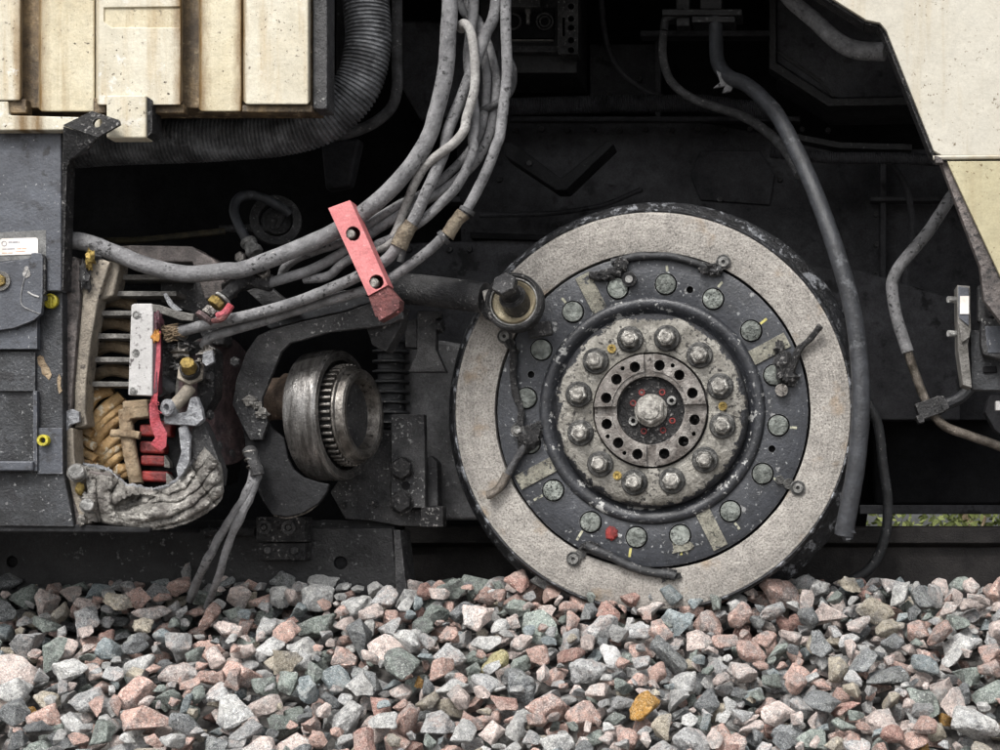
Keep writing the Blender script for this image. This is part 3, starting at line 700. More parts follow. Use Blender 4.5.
wire([(507, 474, -.014), (500, 487, -.0145), (491, 494, -.0185), (487, 495, -.019)], 4.4, 'tubesteel')
b = MB(); blob(b, W(527, 440, -.004), 13 * px, (.9, .8, .9), 21, rough_=.6); blob(b, W(536, 430, -.004), 7 * px, (1, .7, 1), 22, rough_=.8); part('melted_wire_end', b, M['oily'], wheel, local=True)
b = MB(); b.cyl(W(518, 430, -.01), (0, -1, 0), 7 * px, .007, 18); part('clamp_screw', b, M['washer'], wheel, local=True, bev=.001)
b = MB(); hexnut(b, W(518, 430, -.017), (0, -1, 0), 4.4 * px, .005); part('clamp_screw_end', b, M['steelbright'], wheel, local=True)
wire([(790, 378, -.012), (794, 366, -.014), (798, 352, -.012), (808, 342, -.014), (814, 336, -.018), (821, 328, -.024)], 3.4, 'oily', lab='bare wire end sticking out at the right')
b = MB(); blob(b, W(783, 365, -.006), 10 * px, (.8, .9, 1.6), 31, rough_=1.); blob(b, W(789, 378, -.006), 9 * px, (1, .8, 1), 33, rough_=.7); blob(b, W(780, 350, -.006), 7 * px, (.7, .8, 1), 34, rough_=1.); part('melted_wire_end', b, M['oily'], wheel, local=True)
b = MB(); b.cyl(W(782, 391, .0), (0, -1, 0), 6.5 * px, .014, 18); part('clamp_screw', b, M['steel'], wheel, local=True, bev=.001)
wire([(586, 545, -.008), (594, 549, -.010), (610, 556, -.010), (630, 566, -.008), (652, 573, -.008), (668, 574, -.008), (676, 577, -.010)], 4.2, 'hose', lab='torn black sheath along the bottom edge of the plate')
b = MB(); blob(b, W(590, 547, -.006), 8 * px, (1.4, .6, .6), 41, rough_=.8); part('melted_wire_end', b, M['oily'], wheel, local=True)
b = MB(); blob(b, W(668, 575, -.004), 9 * px, (1.3, .6, .6), 43, rough_=.9); part('melted_wire_end', b, M['oily'], wheel, local=True)
for (x, y, dx, dy) in ((724, 263, -5, 5), (798, 488, -9, -4), (573, 559, 7, -5), (504, 336, 5, 7)):
    b = MB(); b.extr([W(x + dx * 2 + 5 * math.cos(t), y + dy * 2 + 5 * math.sin(t), -.003) for t in (0, 1, 2, 3, 4, 5)], Vector((0, .006, 0)))
    b.cyl(W(x, y, 0), (0, -1, 0), 7.4 * px, .006, 22); b.cyl(W(x + dx, y + dy, 0), (0, -1, 0), 5.5 * px, .005, 16)
    rl = part('rivet_tab', b, M['washer'], wheel, local=True, bev=.001)
    b = MB(); b.ring(W(x, y, -.006), (0, -1, 0), 5. * px, 2. * px, .004, 20); part('rivet', b, M['steelbright'], rl, local=True)

# ================================================================== LINK ROD WITH BALL END
lr = thing('link_rod', P(440, 296, -.05), 'dark steel rod ending in a round ball joint in front of the wheel', 'link rod')
b = MB(); b.tube(T((385, 287, .02), (430, 291, -.01), (485, 298, -.045)), 15.5 * px, 28, 6); part('rod', b, M['darkcast'], lr, ang=60)
EC = P(515, 303, -.075); EA = Vector((-.10, -1, .12)).normalized()
b = MB(); b.lathe([(22 * px, -.022), (27.5 * px, -.02), (29 * px, -.012), (29 * px, .012), (28 * px, .016), (26 * px, .017), (23 * px, .010), (22 * px, .004)], EC, EA, 48, closed=True)
part('rod_eye', b, M['oily'], lr, ang=50)
b = MB(); b.lathe([(13 * px, -.012), (22.5 * px, -.012), (22.5 * px, .003), (20.5 * px, .010), (18 * px, .002), (14 * px, -.004)], EC, EA, 40, closed=True)
part('grease_liner', b, M['gold'], lr, ang=50)
b = MB(); b.ring(EC + EA * .004, EA, 24.5 * px, 22.6 * px, .008, 40); part('liner_rim', b, M['steelbright'], lr)
AX = (P(501, 279, -.155) - P(517, 304, -.07)).normalized()
c0 = P(517, 304, -.07)
b = MB(); b.lathe([(14 * px, -.01), (13.5 * px, .030), (12 * px, .034)], c0, AX, 24); b.lathe([(9.5 * px, .0), (9.5 * px, .07)], c0, AX, 20)
part('bolt_shank', b, M['oily'], lr)
b = MB(); b.lathe([(11.5 * px, 0), (12.5 * px, .003), (12.5 * px, .020), (11.3 * px, .0225)], c0 + AX * .062, AX, 6); b.cyl(c0 + AX * .0835, AX, 2 * px, .0015, 10)
part('bolt_head', b, M['darkcast'], lr, bev=.0025)
b = MB(); b.prism([(478, 290), (492, 286), (500, 322), (486, 320), (478, 308)], -.06, .03); part('rod_neck', b, M['oily'], lr, bev=.008, segs=3)
b = MB(); b.extr(T((482, 291, -.082), (491, 288, -.082), (489, 300, -.082), (485, 304, -.082)), Vector((0, .02, 0))); part('chipped_collar', b, M['stud'], lr, bev=.002)
b = MB(); b.box(P(540, 330, -.05), (24 * px, .03, 14 * px), Matrix.Rotation(R(-10), 3, 'Y')); part('grease_nipple_lug', b, M['oily'], lr, bev=.005)

# ================================================================== CABLES
def ctube(name, pts, r, m, label, cat, group=None, Y=None, seg=12, wob=.06, parent=None, sm=8, ang=60):
    q = [P(p[0], p[1], p[2] if len(p) > 2 else Y) for p in pts]
    b = MB(); rr = tuple(x * px for x in r) if isinstance(r, tuple) else r * px
    b.tube(q, rr, seg, sm, wob=wob)
    o = part(name, b, m, parent, ang=ang)
    if label and parent is None: tag(o, label, cat, group)
    return o
CG = 'cables gathered by the red clamp'
ctube('cable', [(450, -130), (450, 0), (448, 37), (445, 75), (435, 116), (428, 138), (413, 163), (391, 189), (364, 212), (333, 232), (307, 244), (267, 261), (240, 270), (227, 271), (187, 274), (149, 266), (120, 255), (88, 243), (66, 240), (50, 240)], (7.6, 8.2), M['cable'], 'thickest grey cable, sweeping from the top edge behind the clamp to the far left', 'cable', CG, Y=-.235)
ctube('cable', [(499, -130, -.19), (496, 0, -.195), (486, 34, -.20), (478, 56, -.205), (469, 78, -.21), (458, 105, -.21), (448, 131, -.215), (444, 152, -.215), (434.7, 174, -.22), (425, 195, -.225), (416, 215, -.225), (405, 234, -.225), (397, 247, -.225), (388, 258, -.22), (374, 268, -.22), (357, 277, -.22), (320, 293, -.225), (280, 307, -.23), (240, 317, -.235), (205, 325, -.24), (178, 332, -.24)], (5.5, 5.4), M['cable'], 'cable with a yellowed taped joint next to the clamp, running to the broken terminal', 'cable', CG)
tp = ctube('tape_wrap', [(412, 224, -.2255), (405, 234, -.2258), (398, 247, -.2258)], 7.4, M['tape'], 'yellowed tape wound round the crossing cable near the red clamp', 'tape', 'tape wraps on cables', wob=.35, sm=10)
ctube('cable', [(461, 29, -.20), (462, 25, -.215), (465, 24, -.222), (469, 28, -.225), (472, 37, -.225), (475, 65, -.226), (474, 90, -.226), (467, 116, -.228), (464, 131, -.230), (453, 144, -.232), (440, 153.6, -.234), (425, 166.7, -.225), (414, 185, -.215), (408.5, 198, -.205), (402, 215, -.20), (396, 232, -.20), (386, 246, -.2), (370, 252, -.2)], (4.6, 4.0), M['cablelight'], 'pale thin cable whose bent upper end hooks over at the top of the bundle', 'cable', CG)
ctube('cable', [(475, -130, -.17), (474, 0, -.17), (471, 28, -.175), (468, 60, -.18), (472, 93, -.19), (475, 121, -.2), (473, 138, -.205), (473, 150, -.205), (466, 170, -.205), (455, 189, -.205), (440, 204, -.205), (421.6, 221, -.21), (397, 236, -.2), (375, 246, -.2), (345, 262, -.2), (328, 276, -.195), (304, 279, -.19)], (5.1, 4.3), M['cable'], 'smooth grey cable in the middle of the bundle, passing straight behind the taped cable', 'cable', CG)
ctube('cable', [(470, -130, -.15), (472, 0, -.15), (480, 35, -.155), (485, 62, -.16), (487, 84, -.16), (484, 116, -.165), (478, 138, -.17), (464.5, 157, -.175), (450, 172, -.18), (435, 185, -.18), (420, 195, -.18), (397, 206, -.19), (366, 226, -.2), (345, 241, -.2), (315, 251, -.2), (296, 259, -.195), (285, 268, -.18), (282, 276, -.17)], 4.1, M['cable'], 'thin cable just under the thickest one, curling down beside the fittings left of the clamp', 'cable', CG)
ctube('cable', [(462, -130, -.145), (468, 0, -.145), (478, 20, -.15), (489.6, 48.5, -.15), (496, 75, -.15), (496, 97, -.155), (492, 123, -.16), (487, 140.5, -.165), (476, 161, -.17), (459, 178, -.175), (442, 191, -.178), (421.6, 202, -.182), (397, 217, -.19), (367.5, 236, -.19), (345, 251, -.195), (315, 268, -.2), (290, 277, -.205), (266, 284, -.205)], (4.1, 5), M['cable'], 'thin cable with a pale scuff left of the clamp, ending at the dirty steel fitting', 'cable', CG)
ctube('cable', [(505.5, -30, -.2), (505.5, 0, -.2), (506, 37, -.2), (507, 75, -.2), (503.6, 104, -.2), (500, 134, -.2), (496, 146, -.2), (487, 170, -.2), (476, 193, -.2), (463, 215, -.205), (450, 230, -.205), (435, 245, -.205), (414, 262, -.205), (397, 274, -.205), (382, 284, -.2), (363, 291, -.195), (320, 303, -.2), (275, 317, -.205), (240, 328, -.21), (211, 337, -.215), (204, 346, -.2)], (5.2, 4.7), M['cable'], 'outermost cable on the right of the bundle, with a yellowed taped joint', 'cable', CG)
ctube('tape_wrap', [(464, 213.5, -.205), (457, 223, -.2055), (447, 235, -.2055)], 6.8, M['tape'], 'yellowed tape wound round the outermost cable', 'tape', 'tape wraps on cables', wob=.35, sm=10)
for q in (((468, 209), (466, 213)), ((446, 236), (442, 239))):
    ctube('wire_tie', [(q[0][0], q[0][1], -.205), (q[1][0], q[1][1], -.2055)], 7.6, M['cabledark'], 'dark wire tie on the taped joint, ' + ('upper end' if q[0][0] > 460 else 'lower end'), 'wire tie')
ctube('cable', [(507, 55, -.17), (513, 70, -.165), (512, 88, -.165), (503, 100, -.17), (490, 107, -.17), (478, 112, -.16), (466, 122, -.15)], 3.6, M['cabledark'], 'short dark cable looping out behind the outermost cable', 'cable', CG)
ctube('cable', [(452, -130, -.15), (456, -20, -.15), (462, 8, -.15), (470, 18, -.15), (480, 26, -.15), (487, 40, -.15)], 4, M['cabledark'], 'dark cable crossing behind the bundle at the top edge', 'cable', CG)
ctube('cable', [(400, 262, -.18), (404, 245, -.18), (404, 226, -.18), (402, 205, -.17)], 3.4, M['cabledark'], 'short dark cable hidden behind the taped joint', 'cable', CG)

# red clamp: a plastic bar with two bolt holes, torn at its lower end
cl = thing('cable_clamp', P(364, 300, -.27), 'faded red plastic clamp bar with two bolt holes gripping the cable bundle', 'clamp')
YF = -.285
fr_ = T((328, 208, YF), (350, 200, YF), (388, 285, YF), (368, 296, YF))
b = MB(); b.extr(fr_, Vector((0, .05, 0)))
cbar = part('clamp_bar', b, M['pink'], cl)
cb = MB(); 
for (x, y) in ((350.5, 232), (374, 280.5)): cb.cyl(P(x, y, YF - .02), (0, 1, 0), 6.4 * px, .06, 24)
cbar.location = (0, 0, 0); cut(cbar, cb, M['pinkdark']) if False else None
c_ = MB(); c_.v = [v - wl(cl) for v in cb.v]; c_.f = cb.f; c_.m = cb.m
cut(cbar, c_, M['pinkdark'])
b_ = cbar.modifiers.new('bevel', 'BEVEL'); b_.width = .0012; b_.limit_method = 'ANGLE'; b_.segments = 1
for (x, y) in ((351.5, 235), (375, 283.5)):
    b = MB(); b.lathe([(4.6 * px, 0), (4.6 * px, .012), (3.6 * px, .014)], P(x, y, YF + .018), (0, -1, 0), 16); part('clamp_bolt', b, M['stud'], cl)
b = MB(); b.extr(T((368.5, 297, YF + .004), (387.5, 286, YF + .004), (393, 292, YF + .004), (400, 300, YF + .004), (399, 308, YF + .004), (393, 313, YF + .004), (386, 317, YF + .004), (379, 321, YF + .004), (377.5, 316.5, YF + .004), (375.5, 317, YF + .004)), Vector((0, .04, 0)))
part('torn_end', b, M['pinkdark'], cl, bev=.001)
b = MB()
for k, (x, y, r) in enumerate(((398, 305, 2.4), (397, 310, 2.2), (393, 296, 2))): blob(b, P(x, y, YF + .02), r * px, (1, 1.4, 1), 50 + k, rough_=1.1)
part('torn_edge', b, M['pink'], cl)

# ================================================================== CORRUGATED HOSE
path = resample(catmull(T((364, -60, -.13), (366, 0, -.13), (368, 45, -.13), (356, 88, -.13), (325, 119, -.13), (285, 132, -.13), (235, 137, -.13), (180, 140, -.13), (120, 142, -.13), (60, 146, -.13)), 16), .0011)
b = MB(); b.tube(path, 22 * px, 28, 0, rf=lambda t, i: .93 + .075 * (1 if (i % 8) in (0, 1, 2, 3) else (.35 if (i % 8) in (4, 7) else 0)) )
tag(part('corrugated_hose', b, M['dusthose'], None, ang=60), 'thick black corrugated hose bending under the cream container', 'hose')

ctube('pipe', [(397, -40), (397, 0), (397, 60), (397, 88), (391, 108), (372, 124), (345, 134), (322, 136)], 5.6, M['cabledark'], 'slim dark pipe bending down to the right of the corrugated hose', 'pipe', Y=.06)
ctube('rubber_hose', [(716, 18, .30), (716, 40, .29), (718, 62, .27), (728, 76, .24), (748, 86, .20), (775, 112, .13), (798, 155, .05), (820, 205, -.01), (836, 250, -.045), (850, 298, -.055), (858, 345, -.055), (861, 400, -.055), (858, 450, -.05), (851, 495, -.04), (844, 535, -.03)], (7.6, 9.6), M['darkhose'], 'long black hose curving down past the right rim of the wheel', 'hose', seg=18)
b = MB(); blob(b, P(846, 533, -.03), 9 * px, (.9, .9, .7), 222, rough_=1.); blob_end = part('frayed_hose_end', b, M['darkhose'], None)
tag(blob_end, 'frayed dark rubber scrap at the lower end of the long hose beside the wheel', 'rubber scrap')
ctube('rubber_hose', [(664, 26, .45), (663, 55, .45), (670, 80, .45), (690, 97, .45), (715, 107, .45), (740, 115, .45), (762, 128, .42), (785, 150, .36), (800, 175, .3)], (4.5, 6), M['cabledark'], 'thin dark hose sagging behind the top of the long hose', 'hose')
ctube('rubber_hose', [(778, -20, .3), (790, 0, .28), (812, 18, .24), (833, 38, .2), (855, 50, .18), (885, 52, .16)], (8, 10), M['cable'], 'dusty hose running behind the upper corner of the right skirt panel', 'hose', seg=16)
ctube('rubber_hose', [(866, 400, .3), (878, 425, .3), (883, 465, .3), (888, 505, .3), (884, 540, .3), (868, 570, .3), (830, 590, .3), (800, 600, .3)], 5.5, M['hose'], 'black hose drooping in the shadow to the right of the wheel', 'hose')

# right tube: rubber sleeve and bare steel with a clip
rt = thing('brake_pipe', P(930, 440, .05), 'bent pipe with a rubber sleeve and a bare steel end at the right', 'pipe')
ctube('rubber_sleeve', [(958, 188, .1), (948, 202, .09), (928, 232, .07), (903, 262, .055), (893, 280, .05), (893, 296, .05), (898, 322, .05), (908, 352, .05)], 6.3, M['cable'], None, None, parent=rt, seg=14)
ctube('steel_pipe', [(907, 348, .05), (914, 370, .05), (922, 392, .05), (932, 412, .05), (945, 426, .05), (965, 434, .05), (985, 441, .05), (1010, 450, .05), (1060, 465, .05)], 4.8, M['tubesteel'], None, None, parent=rt, seg=14, wob=.04)
b = MB(); b.extr(T((915, 404, .03), (938, 396, .03), (947, 411, .03), (921, 420, .03)), Vector((0, .05, 0))); b.extr(T((936, 396, .025), (944, 396, .025), (950, 408, .025), (944, 411, .025)), Vector((0, .06, 0)))
b.extr(T((916, 416, .025), (922, 414, .025), (925, 422, .025), (919, 423, .025)), Vector((0, .05, 0)))
part('pipe_clip', b, M['darkcast'], rt, bev=.002)
b = MB(); b.tube(T((945, 405, .06), (960, 398, .07), (972, 386, .08)), 6 * px, 10, 5); part('clip_strap', b, M['hose'], rt)

# ================================================================== CREAM CONTAINER, top left
YC = -.33
ct = thing('ribbed_container', P(150, 112, YC + .3), 'cream painted ribbed metal container with brown stains, at the upper left', 'container')
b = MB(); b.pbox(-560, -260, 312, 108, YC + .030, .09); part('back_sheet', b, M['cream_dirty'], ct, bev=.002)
def rib(x0, x1, y1, Y, m='cream', d=.035, y0=-260, bev=.0045):
    b = MB(); f = T((x0 + 3.5, y0, Y), (x1 - 2.5, y0, Y), (x1, y0, Y + d), (x0, y0, Y + d)); hgt = P(0, y1, Y).z - P(0, y0, Y).z
    b.extr(f, Vector((0, 0, hgt))); return part('rib_panel', b, M[m], ct, bev=bev, segs=3)
rib(-70, 23, 101, YC)
for x_ in (-84, -245, -406): rib(x_ - 60, x_, 112, YC + .012, 'cream_yellow'); rib(x_ - 147, x_ - 58, 105, YC - .006)
rib(37, 97, 112, YC + .012, 'cream_yellow')
r2 = rib(95, 183, 105, YC - .006)
rib(197, 244, 112, YC + .014, 'cream_yellow')
rib(242, 311, 105, YC - .004)
# recessed slot at the top of the middle rib
b = MB(); b.extr(T((99, 4, YC - .03), (184, 3, YC - .03), (184, 24, YC - .03), (107, 24, YC - .03), (99, 18, YC - .03)), Vector((0, .028, 0)))
b.v = [v - wl(ct) for v in b.v]
for md in list(r2.modifiers): r2.modifiers.remove(md)
cut(r2, b, M['cream_yellow']); bb = r2.modifiers.new('bevel', 'BEVEL'); bb.width = .004; bb.limit_method = 'ANGLE'; bb.segments = 3
b = MB(); b.extr(T((-560, 101, YC + .002), (8, 101, YC + .002), (9, 115, YC + .002), (82, 117, YC + .002), (100, 113, YC + .002), (100, 130, YC + .002), (-560, 132, YC + .002)), Vector((0, .03, 0))); part('bottom_sill', b, M['cream'], ct, bev=.003)
b = MB(); b.pbox(106, 95, 146, 138, YC - .018, .04); part('bracket', b, M['cream'], ct, bev=.004)
b = MB(); b.extr(T((146.3, 96, YC - .012), (152, 100, YC - .012), (152, 132, YC - .012), (146.3, 138, YC - .012)), Vector((0, .05, 0))); part('bracket_side', b, M['oily'], ct, bev=.001)
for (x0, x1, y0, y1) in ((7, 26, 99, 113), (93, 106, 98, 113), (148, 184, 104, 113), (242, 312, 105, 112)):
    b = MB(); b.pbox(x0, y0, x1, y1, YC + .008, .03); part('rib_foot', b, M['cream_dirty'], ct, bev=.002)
b = MB(); b.pbox(312.5, -260, 327, 109, YC + .02, .06); part('edge_bar', b, M['darkcast'], ct, bev=.004)

# ================================================================== RIGHT SKIRT PANEL
YR = -.33
sk = thing('skirt_panel', P(960, 155, YR), 'cream side skirt panel with a slanted cut-out edge, at the upper right', 'body panel')
up = [(790, -200), (812, -14), (866, 20), (880, 23), (886, 30), (934, 151), (942, 155.5), (1300, 154), (1300, -200)]
b = MB(); b.extr([P(x, y, YR) for x, y in up], Vector((0, .012, 0))); part('upper_sheet', b, M['skirt'], sk, bev=.002)
edge = [(790, -18), (812, -14), (866, 20), (880, 23), (886, 30), (934, 151), (939, 157)]
b = MB()
for (a, c) in zip(edge, edge[1:]):
    n = Vector((c[1] - a[1], -(c[0] - a[0]))); n.normalize(); 
    f = [P(a[0], a[1], YR + .0125), P(c[0], c[1], YR + .0125), P(c[0] - n.x * 4.2, c[1] + -n.y * 4.2 * 1, YR + .0125), P(a[0] - n.x * 4.2, a[1] - n.y * 4.2, YR + .0125)]
    b.extr(f, Vector((0, .05, 0)))
part('rubber_edge', b, M['oily'], sk)
b = MB(); b.tube([P(x, y, YR + .004) for x, y in ((933, 158), (942, 157.5), (990, 157), (1300, 156))], 2.2 * px, 8, 0); part('seam_bead', b, M['skirt'], sk)
lo_ = [(947, 161), (1300, 160), (1300, 420), (1060, 400), (1000, 276), (949, 166)]
b = MB(); b.extr([P(x, y, YR + .002) for x, y in lo_], Vector((0, .012, 0))); part('lower_sheet', b, M['skirt2'], sk, bev=.002)
b = MB(); b.extr(T((940, 161, YR + .015), (950, 161, YR + .015), (1002, 270, YR + .015), (1062, 400, YR + .015), (1040, 400, YR + .015), (1003, 325, YR + .015), (984, 300, YR + .015), (980, 266, YR + .015)), Vector((0, .03, 0))); part('inner_liner', b, M['brown'], sk, bev=.002)
b = MB(); b.extr(T((934, 155, YR - .004), (941, 157, YR - .004), (944, 163, YR - .004), (936, 163, YR - .004)), Vector((0, .02, 0))); part('edge_hook', b, M['brown'], sk, bev=.002)

# grey latch device under the skirt
lt = thing('latch_bracket', P(975, 385, -.2), 'grey metal latch bracket with a bolt, under the right skirt panel', 'bracket')
b = MB(); b.extr(T((957, 285, -.24), (970, 286, -.24), (971, 330, -.24), (968, 345, -.24), (972, 388, -.24), (963, 385, -.24), (958, 350, -.24)), Vector((0, .07, 0))); part('edge_plate', b, M['fin'], lt, bev=.002)
b.__init__(); b.extr(T((958, 286, -.244), (969, 288, -.244), (969, 326, -.244), (959, 318, -.244)), Vector((0, .008, 0))); part('edge_cap', b, M['greypaint'], lt, bev=.0015)
b = MB(); b.extr(T((970, 330, -.2), (1080, 330, -.2), (1080, 392, -.2), (972, 390, -.2)), Vector((0, .03, 0))); part('base_plate', b, M['greydark'], lt, bev=.003)
b = MB(); b.extr(T((981, 318, -.235), (1080, 315, -.235), (1080, 361, -.235), (1000, 359, -.235), (984, 355, -.235), (981, 345, -.235)), Vector((0, .04, 0))); part('box_cover', b, M['darkcast'], lt, bev=.004)
b = MB(); b.extr(T((985, 326, -.237), (1080, 326, -.237), (1080, 354, -.237), (988, 353, -.237)), Vector((0, .004, 0))); part('cover_plate', b, M['greypaint'], lt, bev=.002)
b = MB(); b.extr(T((960, 296, -.246), (969, 296, -.246), (969, 314, -.246), (960, 314, -.246)), Vector((0, .004, 0))); part('paper_tag', b, M['label'], lt)
b = MB(); b.extr(T((958, 322, -.247), (965, 328, -.247), (970, 337, -.247), (962, 343, -.247)), Vector((0, .02, 0))); part('cam', b, M['fin'], lt, bev=.002)
for (x, y) in ((956, 300), (956, 334)):
    b = MB(); b.cyl(P(x, y, -.22), (-1, -.5, 0), 3.2 * px, .02, 10); part('pin', b, M['steelbright'], lt)
b = MB(); b.lathe([(8.5 * px, 0), (8.5 * px, .005), (7 * px, .008)], P(993, 308, -.235), (0, -1, 0), 24); part('bolt_washer', b, M['oily'], lt)
b = MB(); hexnut(b, P(993, 308, -.243), (0, -1, 0), 5 * px, .01); part('bolt', b, M['steel'], lt, bev=.001)
b = MB(); b.extr(T((978, 285, -.225), (1080, 282, -.225), (1080, 318, -.225), (978, 322, -.225)), Vector((0, .03, 0))); part('hinge_plate', b, M['darkcast'], lt, bev=.004)
b = MB(); b.extr(T((983, 366, -.205), (997, 366, -.205), (997, 373, -.205), (983, 373, -.205)), Vector((0, .006, 0))); part('slot', b, M['blackdeep'], lt, bev=.003, segs=3)  # raised near-black slab stands in for the shade inside an opening
b = MB(); b.extr(T((996, 401, -.2), (1010, 401, -.2), (1010, 410, -.2), (996, 410, -.2)), Vector((0, .02, 0))); part('small_tag', b, M['white'], lt)

# ================================================================== GREY EQUIPMENT BOX, left
YB = -.30
bx = thing('equipment_box', P(20, 524, YB + .2), 'blue-grey steel equipment box with a paper label, cut by the left edge', 'equipment box')
b = MB(); b.extr(T((-560, 131, YB), (61, 124, YB), (61, 291, YB), (45, 291, YB), (45, 300, YB), (-560, 300, YB)), Vector((0, .03, 0))); part('upper_panel', b, M['greypaint'], bx, bev=.003)
b = MB(); b.extr(T((61.3, 126, YB + .004), (67, 131, YB + .004), (67, 160, YB + .004), (63, 290, YB + .004), (61.3, 290, YB + .004)), Vector((0, .04, 0))); part('corner_strip', b, M['oily'], bx, bev=.001)
tb = MB(); tb.extr([P(63, 125, YC - .03), P(92, 111, YC - .03), P(119, 120, YC - .05), P(120, 124, YC - .055), P(98, 137, YC - .05)], Vector((0, .007, -.001)))
tab = part('bracket_tab', tb, M['oily'], bx)
hc = MB(); hc.cyl(P(97, 122.5, YC - .045) - Vector((0, .1, 0)), (0, 1, 0), 4.6 * px, .2, 16); hc.v = [v - wl(bx) for v in hc.v]; cut(tab, hc)
b = MB(); b.extr([P(63, 126, YC - .022), P(98, 137.5, YC - .044), P(86, 152, YB - .03), P(70, 160, YB - .02), P(66, 170, YB - .005), P(63, 170, YB - .005)], Vector((0, .006, 0))); part('gusset', b, M['oily'], bx, bev=.001)
b = MB(); b.extr(T((-560, 300.5, YB + .02), (62, 290, YB + .02), (63, 470, YB + .02), (74, 527, YB + .03), (-560, 520, YB + .03)), Vector((0, .04, 0))); part('lower_panel', b, M['greydark'], bx, bev=.003)
b = MB(); b.extr(T((-560, 301, YB + .001), (37, 301, YB + .001), (37, 349, YB + .001), (-560, 349, YB + .001)), Vector((0, .016, 0))); part('mid_sheet', b, M['greypaint'], bx, bev=.001)
b = MB(); b.extr(T((-560, 352, YB + .012), (35, 352, YB + .012), (35, 391, YB + .012), (-560, 391, YB + .012)), Vector((0, .01, 0))); part('mid_sheet', b, M['greydark'], bx, bev=.001)
b = MB(); b.extr(T((-560, 461, YB + .0), (33, 461, YB + .0), (33, 471, YB + .0), (-560, 471, YB + .0)), Vector((0, .02, 0))); part('ledge', b, M['greypaint'], bx, bev=.004)
b = MB(); b.extr(T((33, 391, YB + .008), (37, 391, YB + .008), (37, 471, YB + .008), (33, 471, YB + .008)), Vector((0, .012, 0))); part('ledge_side', b, M['greypaint'], bx, bev=.001)
b = MB(); b.extr(T((37.5, 428, YB + .014), (62, 428, YB + .014), (62.5, 474, YB + .014), (37.5, 474, YB + .014)), Vector((0, .006, 0))); part('rear_plate', b, M['greypaint'], bx, bev=.001)
poly = [(-560, 268), (0, 263), (28, 258), (31, 256), (31, 253), (35, 252.5), (41, 253.5), (42.5, 257), (42.5, 300), (41, 314), (34, 320), (14, 328), (-20, 333), (-560, 336)]
b = MB(); b.extr([P(x, y, YB - .012) for x, y in poly], Vector((0, .012, 0))); part('cover_plate', b, M['greypaint'], bx, bev=.0015)
b = MB(); b.extr(T((43, 254, YB - .009), (45.2, 258, YB - .009), (45.2, 292, YB - .009), (43, 296, YB - .009)), Vector((0, .009, 0))); part('cover_edge', b, M['oily'], bx)
b = MB(); b.tube(T((29, 268, YB - .0125), (24, 280, YB - .0128), (21, 296, YB - .0128), (22, 305, YB - .0128), (30, 310, YB - .0128), (40, 314, YB - .0128)), .6 * px, 6, 6); part('sealant_line', b, M['cable'], bx)
b = MB(); b.extr([P(26.5 + 3.6 * math.cos(t) * (1 + .3 * math.sin(3 * t)), 272 + 6 * math.sin(t), YB - .0132) for t in [i * .5 for i in range(12)]], Vector((0, .001, 0))); part('chipped_paint', b, M['cablelight'], bx)
b = MB(); b.tube(T((28, 292, YB - .013), (33, 295, YB - .013), (39, 297, YB - .013)), .8 * px, 6, 4); part('scratch', b, M['white'], bx)
b = MB(); b.ring(P(1, 281, YB - .0125), (0, -1, 0), 9 * px, 5.6 * px, .004, 28); part('washer', b, M['fin'], bx)
b = MB(); hexnut(b, P(1, 281, YB - .013), (0, -1, 0), 5.8 * px, .008); part('bolt', b, M['brass'], bx, bev=.001)
b = MB(); b.extr(T((-60, 235.5, YB - .0006), (46, 230, YB - .0006), (46, 257, YB - .0006), (-60, 267, YB - .0006)), Vector((0, .0005, 0))); part('label_residue', b, M['labelgrime'], bx)
lb_ = thing('paper_label', P(18, 250, YB - .002), 'white paper label with faded print on the blue-grey box', 'label')
b = MB(); b.extr(T((.5, 239.5, YB - .0022), (2, 238.6, YB - .0022), (36, 237.6, YB - .0022), (38, 239, YB - .0022), (38, 254, YB - .0022), (-60, 257.5, YB - .0022), (-60, 241.5, YB - .0022), (.5, 240, YB - .0022)), Vector((0, .0012, 0))); part('paper', b, M['label'], lb_)
def pl(x0, y0, x1, y1, m='ink'):
    b = MB(); b.extr(T((x0, y0, YB - .0026), (x1, y0 - .15, YB - .0026), (x1, y1 - .15, YB - .0026), (x0, y1, YB - .0026)), Vector((0, .0003, 0))); part('printed_line', b, M[m], lb_)
pl(8.5, 241.6, 12, 242.8); pl(12.6, 241.6, 18, 242.8); pl(18.6, 241.7, 19.6, 242.8); pl(2, 248.6, 6.5, 249.5); pl(7.2, 248.5, 14.5, 249.4); pl(17, 248.3, 21, 249.2, 'inkred'); pl(22, 248.2, 26, 249, 'inkred')
pl(2, 252.6, 7, 253.5, 'inkred'); pl(8, 252.5, 12.5, 253.4, 'inkred'); pl(16, 250.9, 25, 251.6, 'inkred')
b = MB(); b.ring(P(4.2, 243.6, YB - .0022), (0, -1, 0), 2.4 * px, 1.9 * px, .0006, 20); part('printed_ring', b, M['ink'], lb_)
for (x, y, r, hollow) in ((52, 301.5, 6.8, 0), (45, 440.5, 5.2, 1)):
    o_ = MB()
    if hollow: o_.ring(P(x, y, YB + .014), (0, -1, 0), r * px, r * .55 * px, .012, 24)
    else: o_.lathe([(r * px, 0), (r * px, .010), (r * .82 * px, .012), (r * .8 * px, .006), (1 * px, .006)], P(x, y, YB + .02), (0, -1, 0), 24)
    pgo = part('plug', o_, M['yellow'], bx)
    if not hollow:
        for k in range(3): 
            q = MB(); q.box(P(x - 3.2 + 3.2 * k, y, YB + .0125), (.8 * px, .004, 9 * px)); part('plug_rib', q, M['yellow'], pgo)
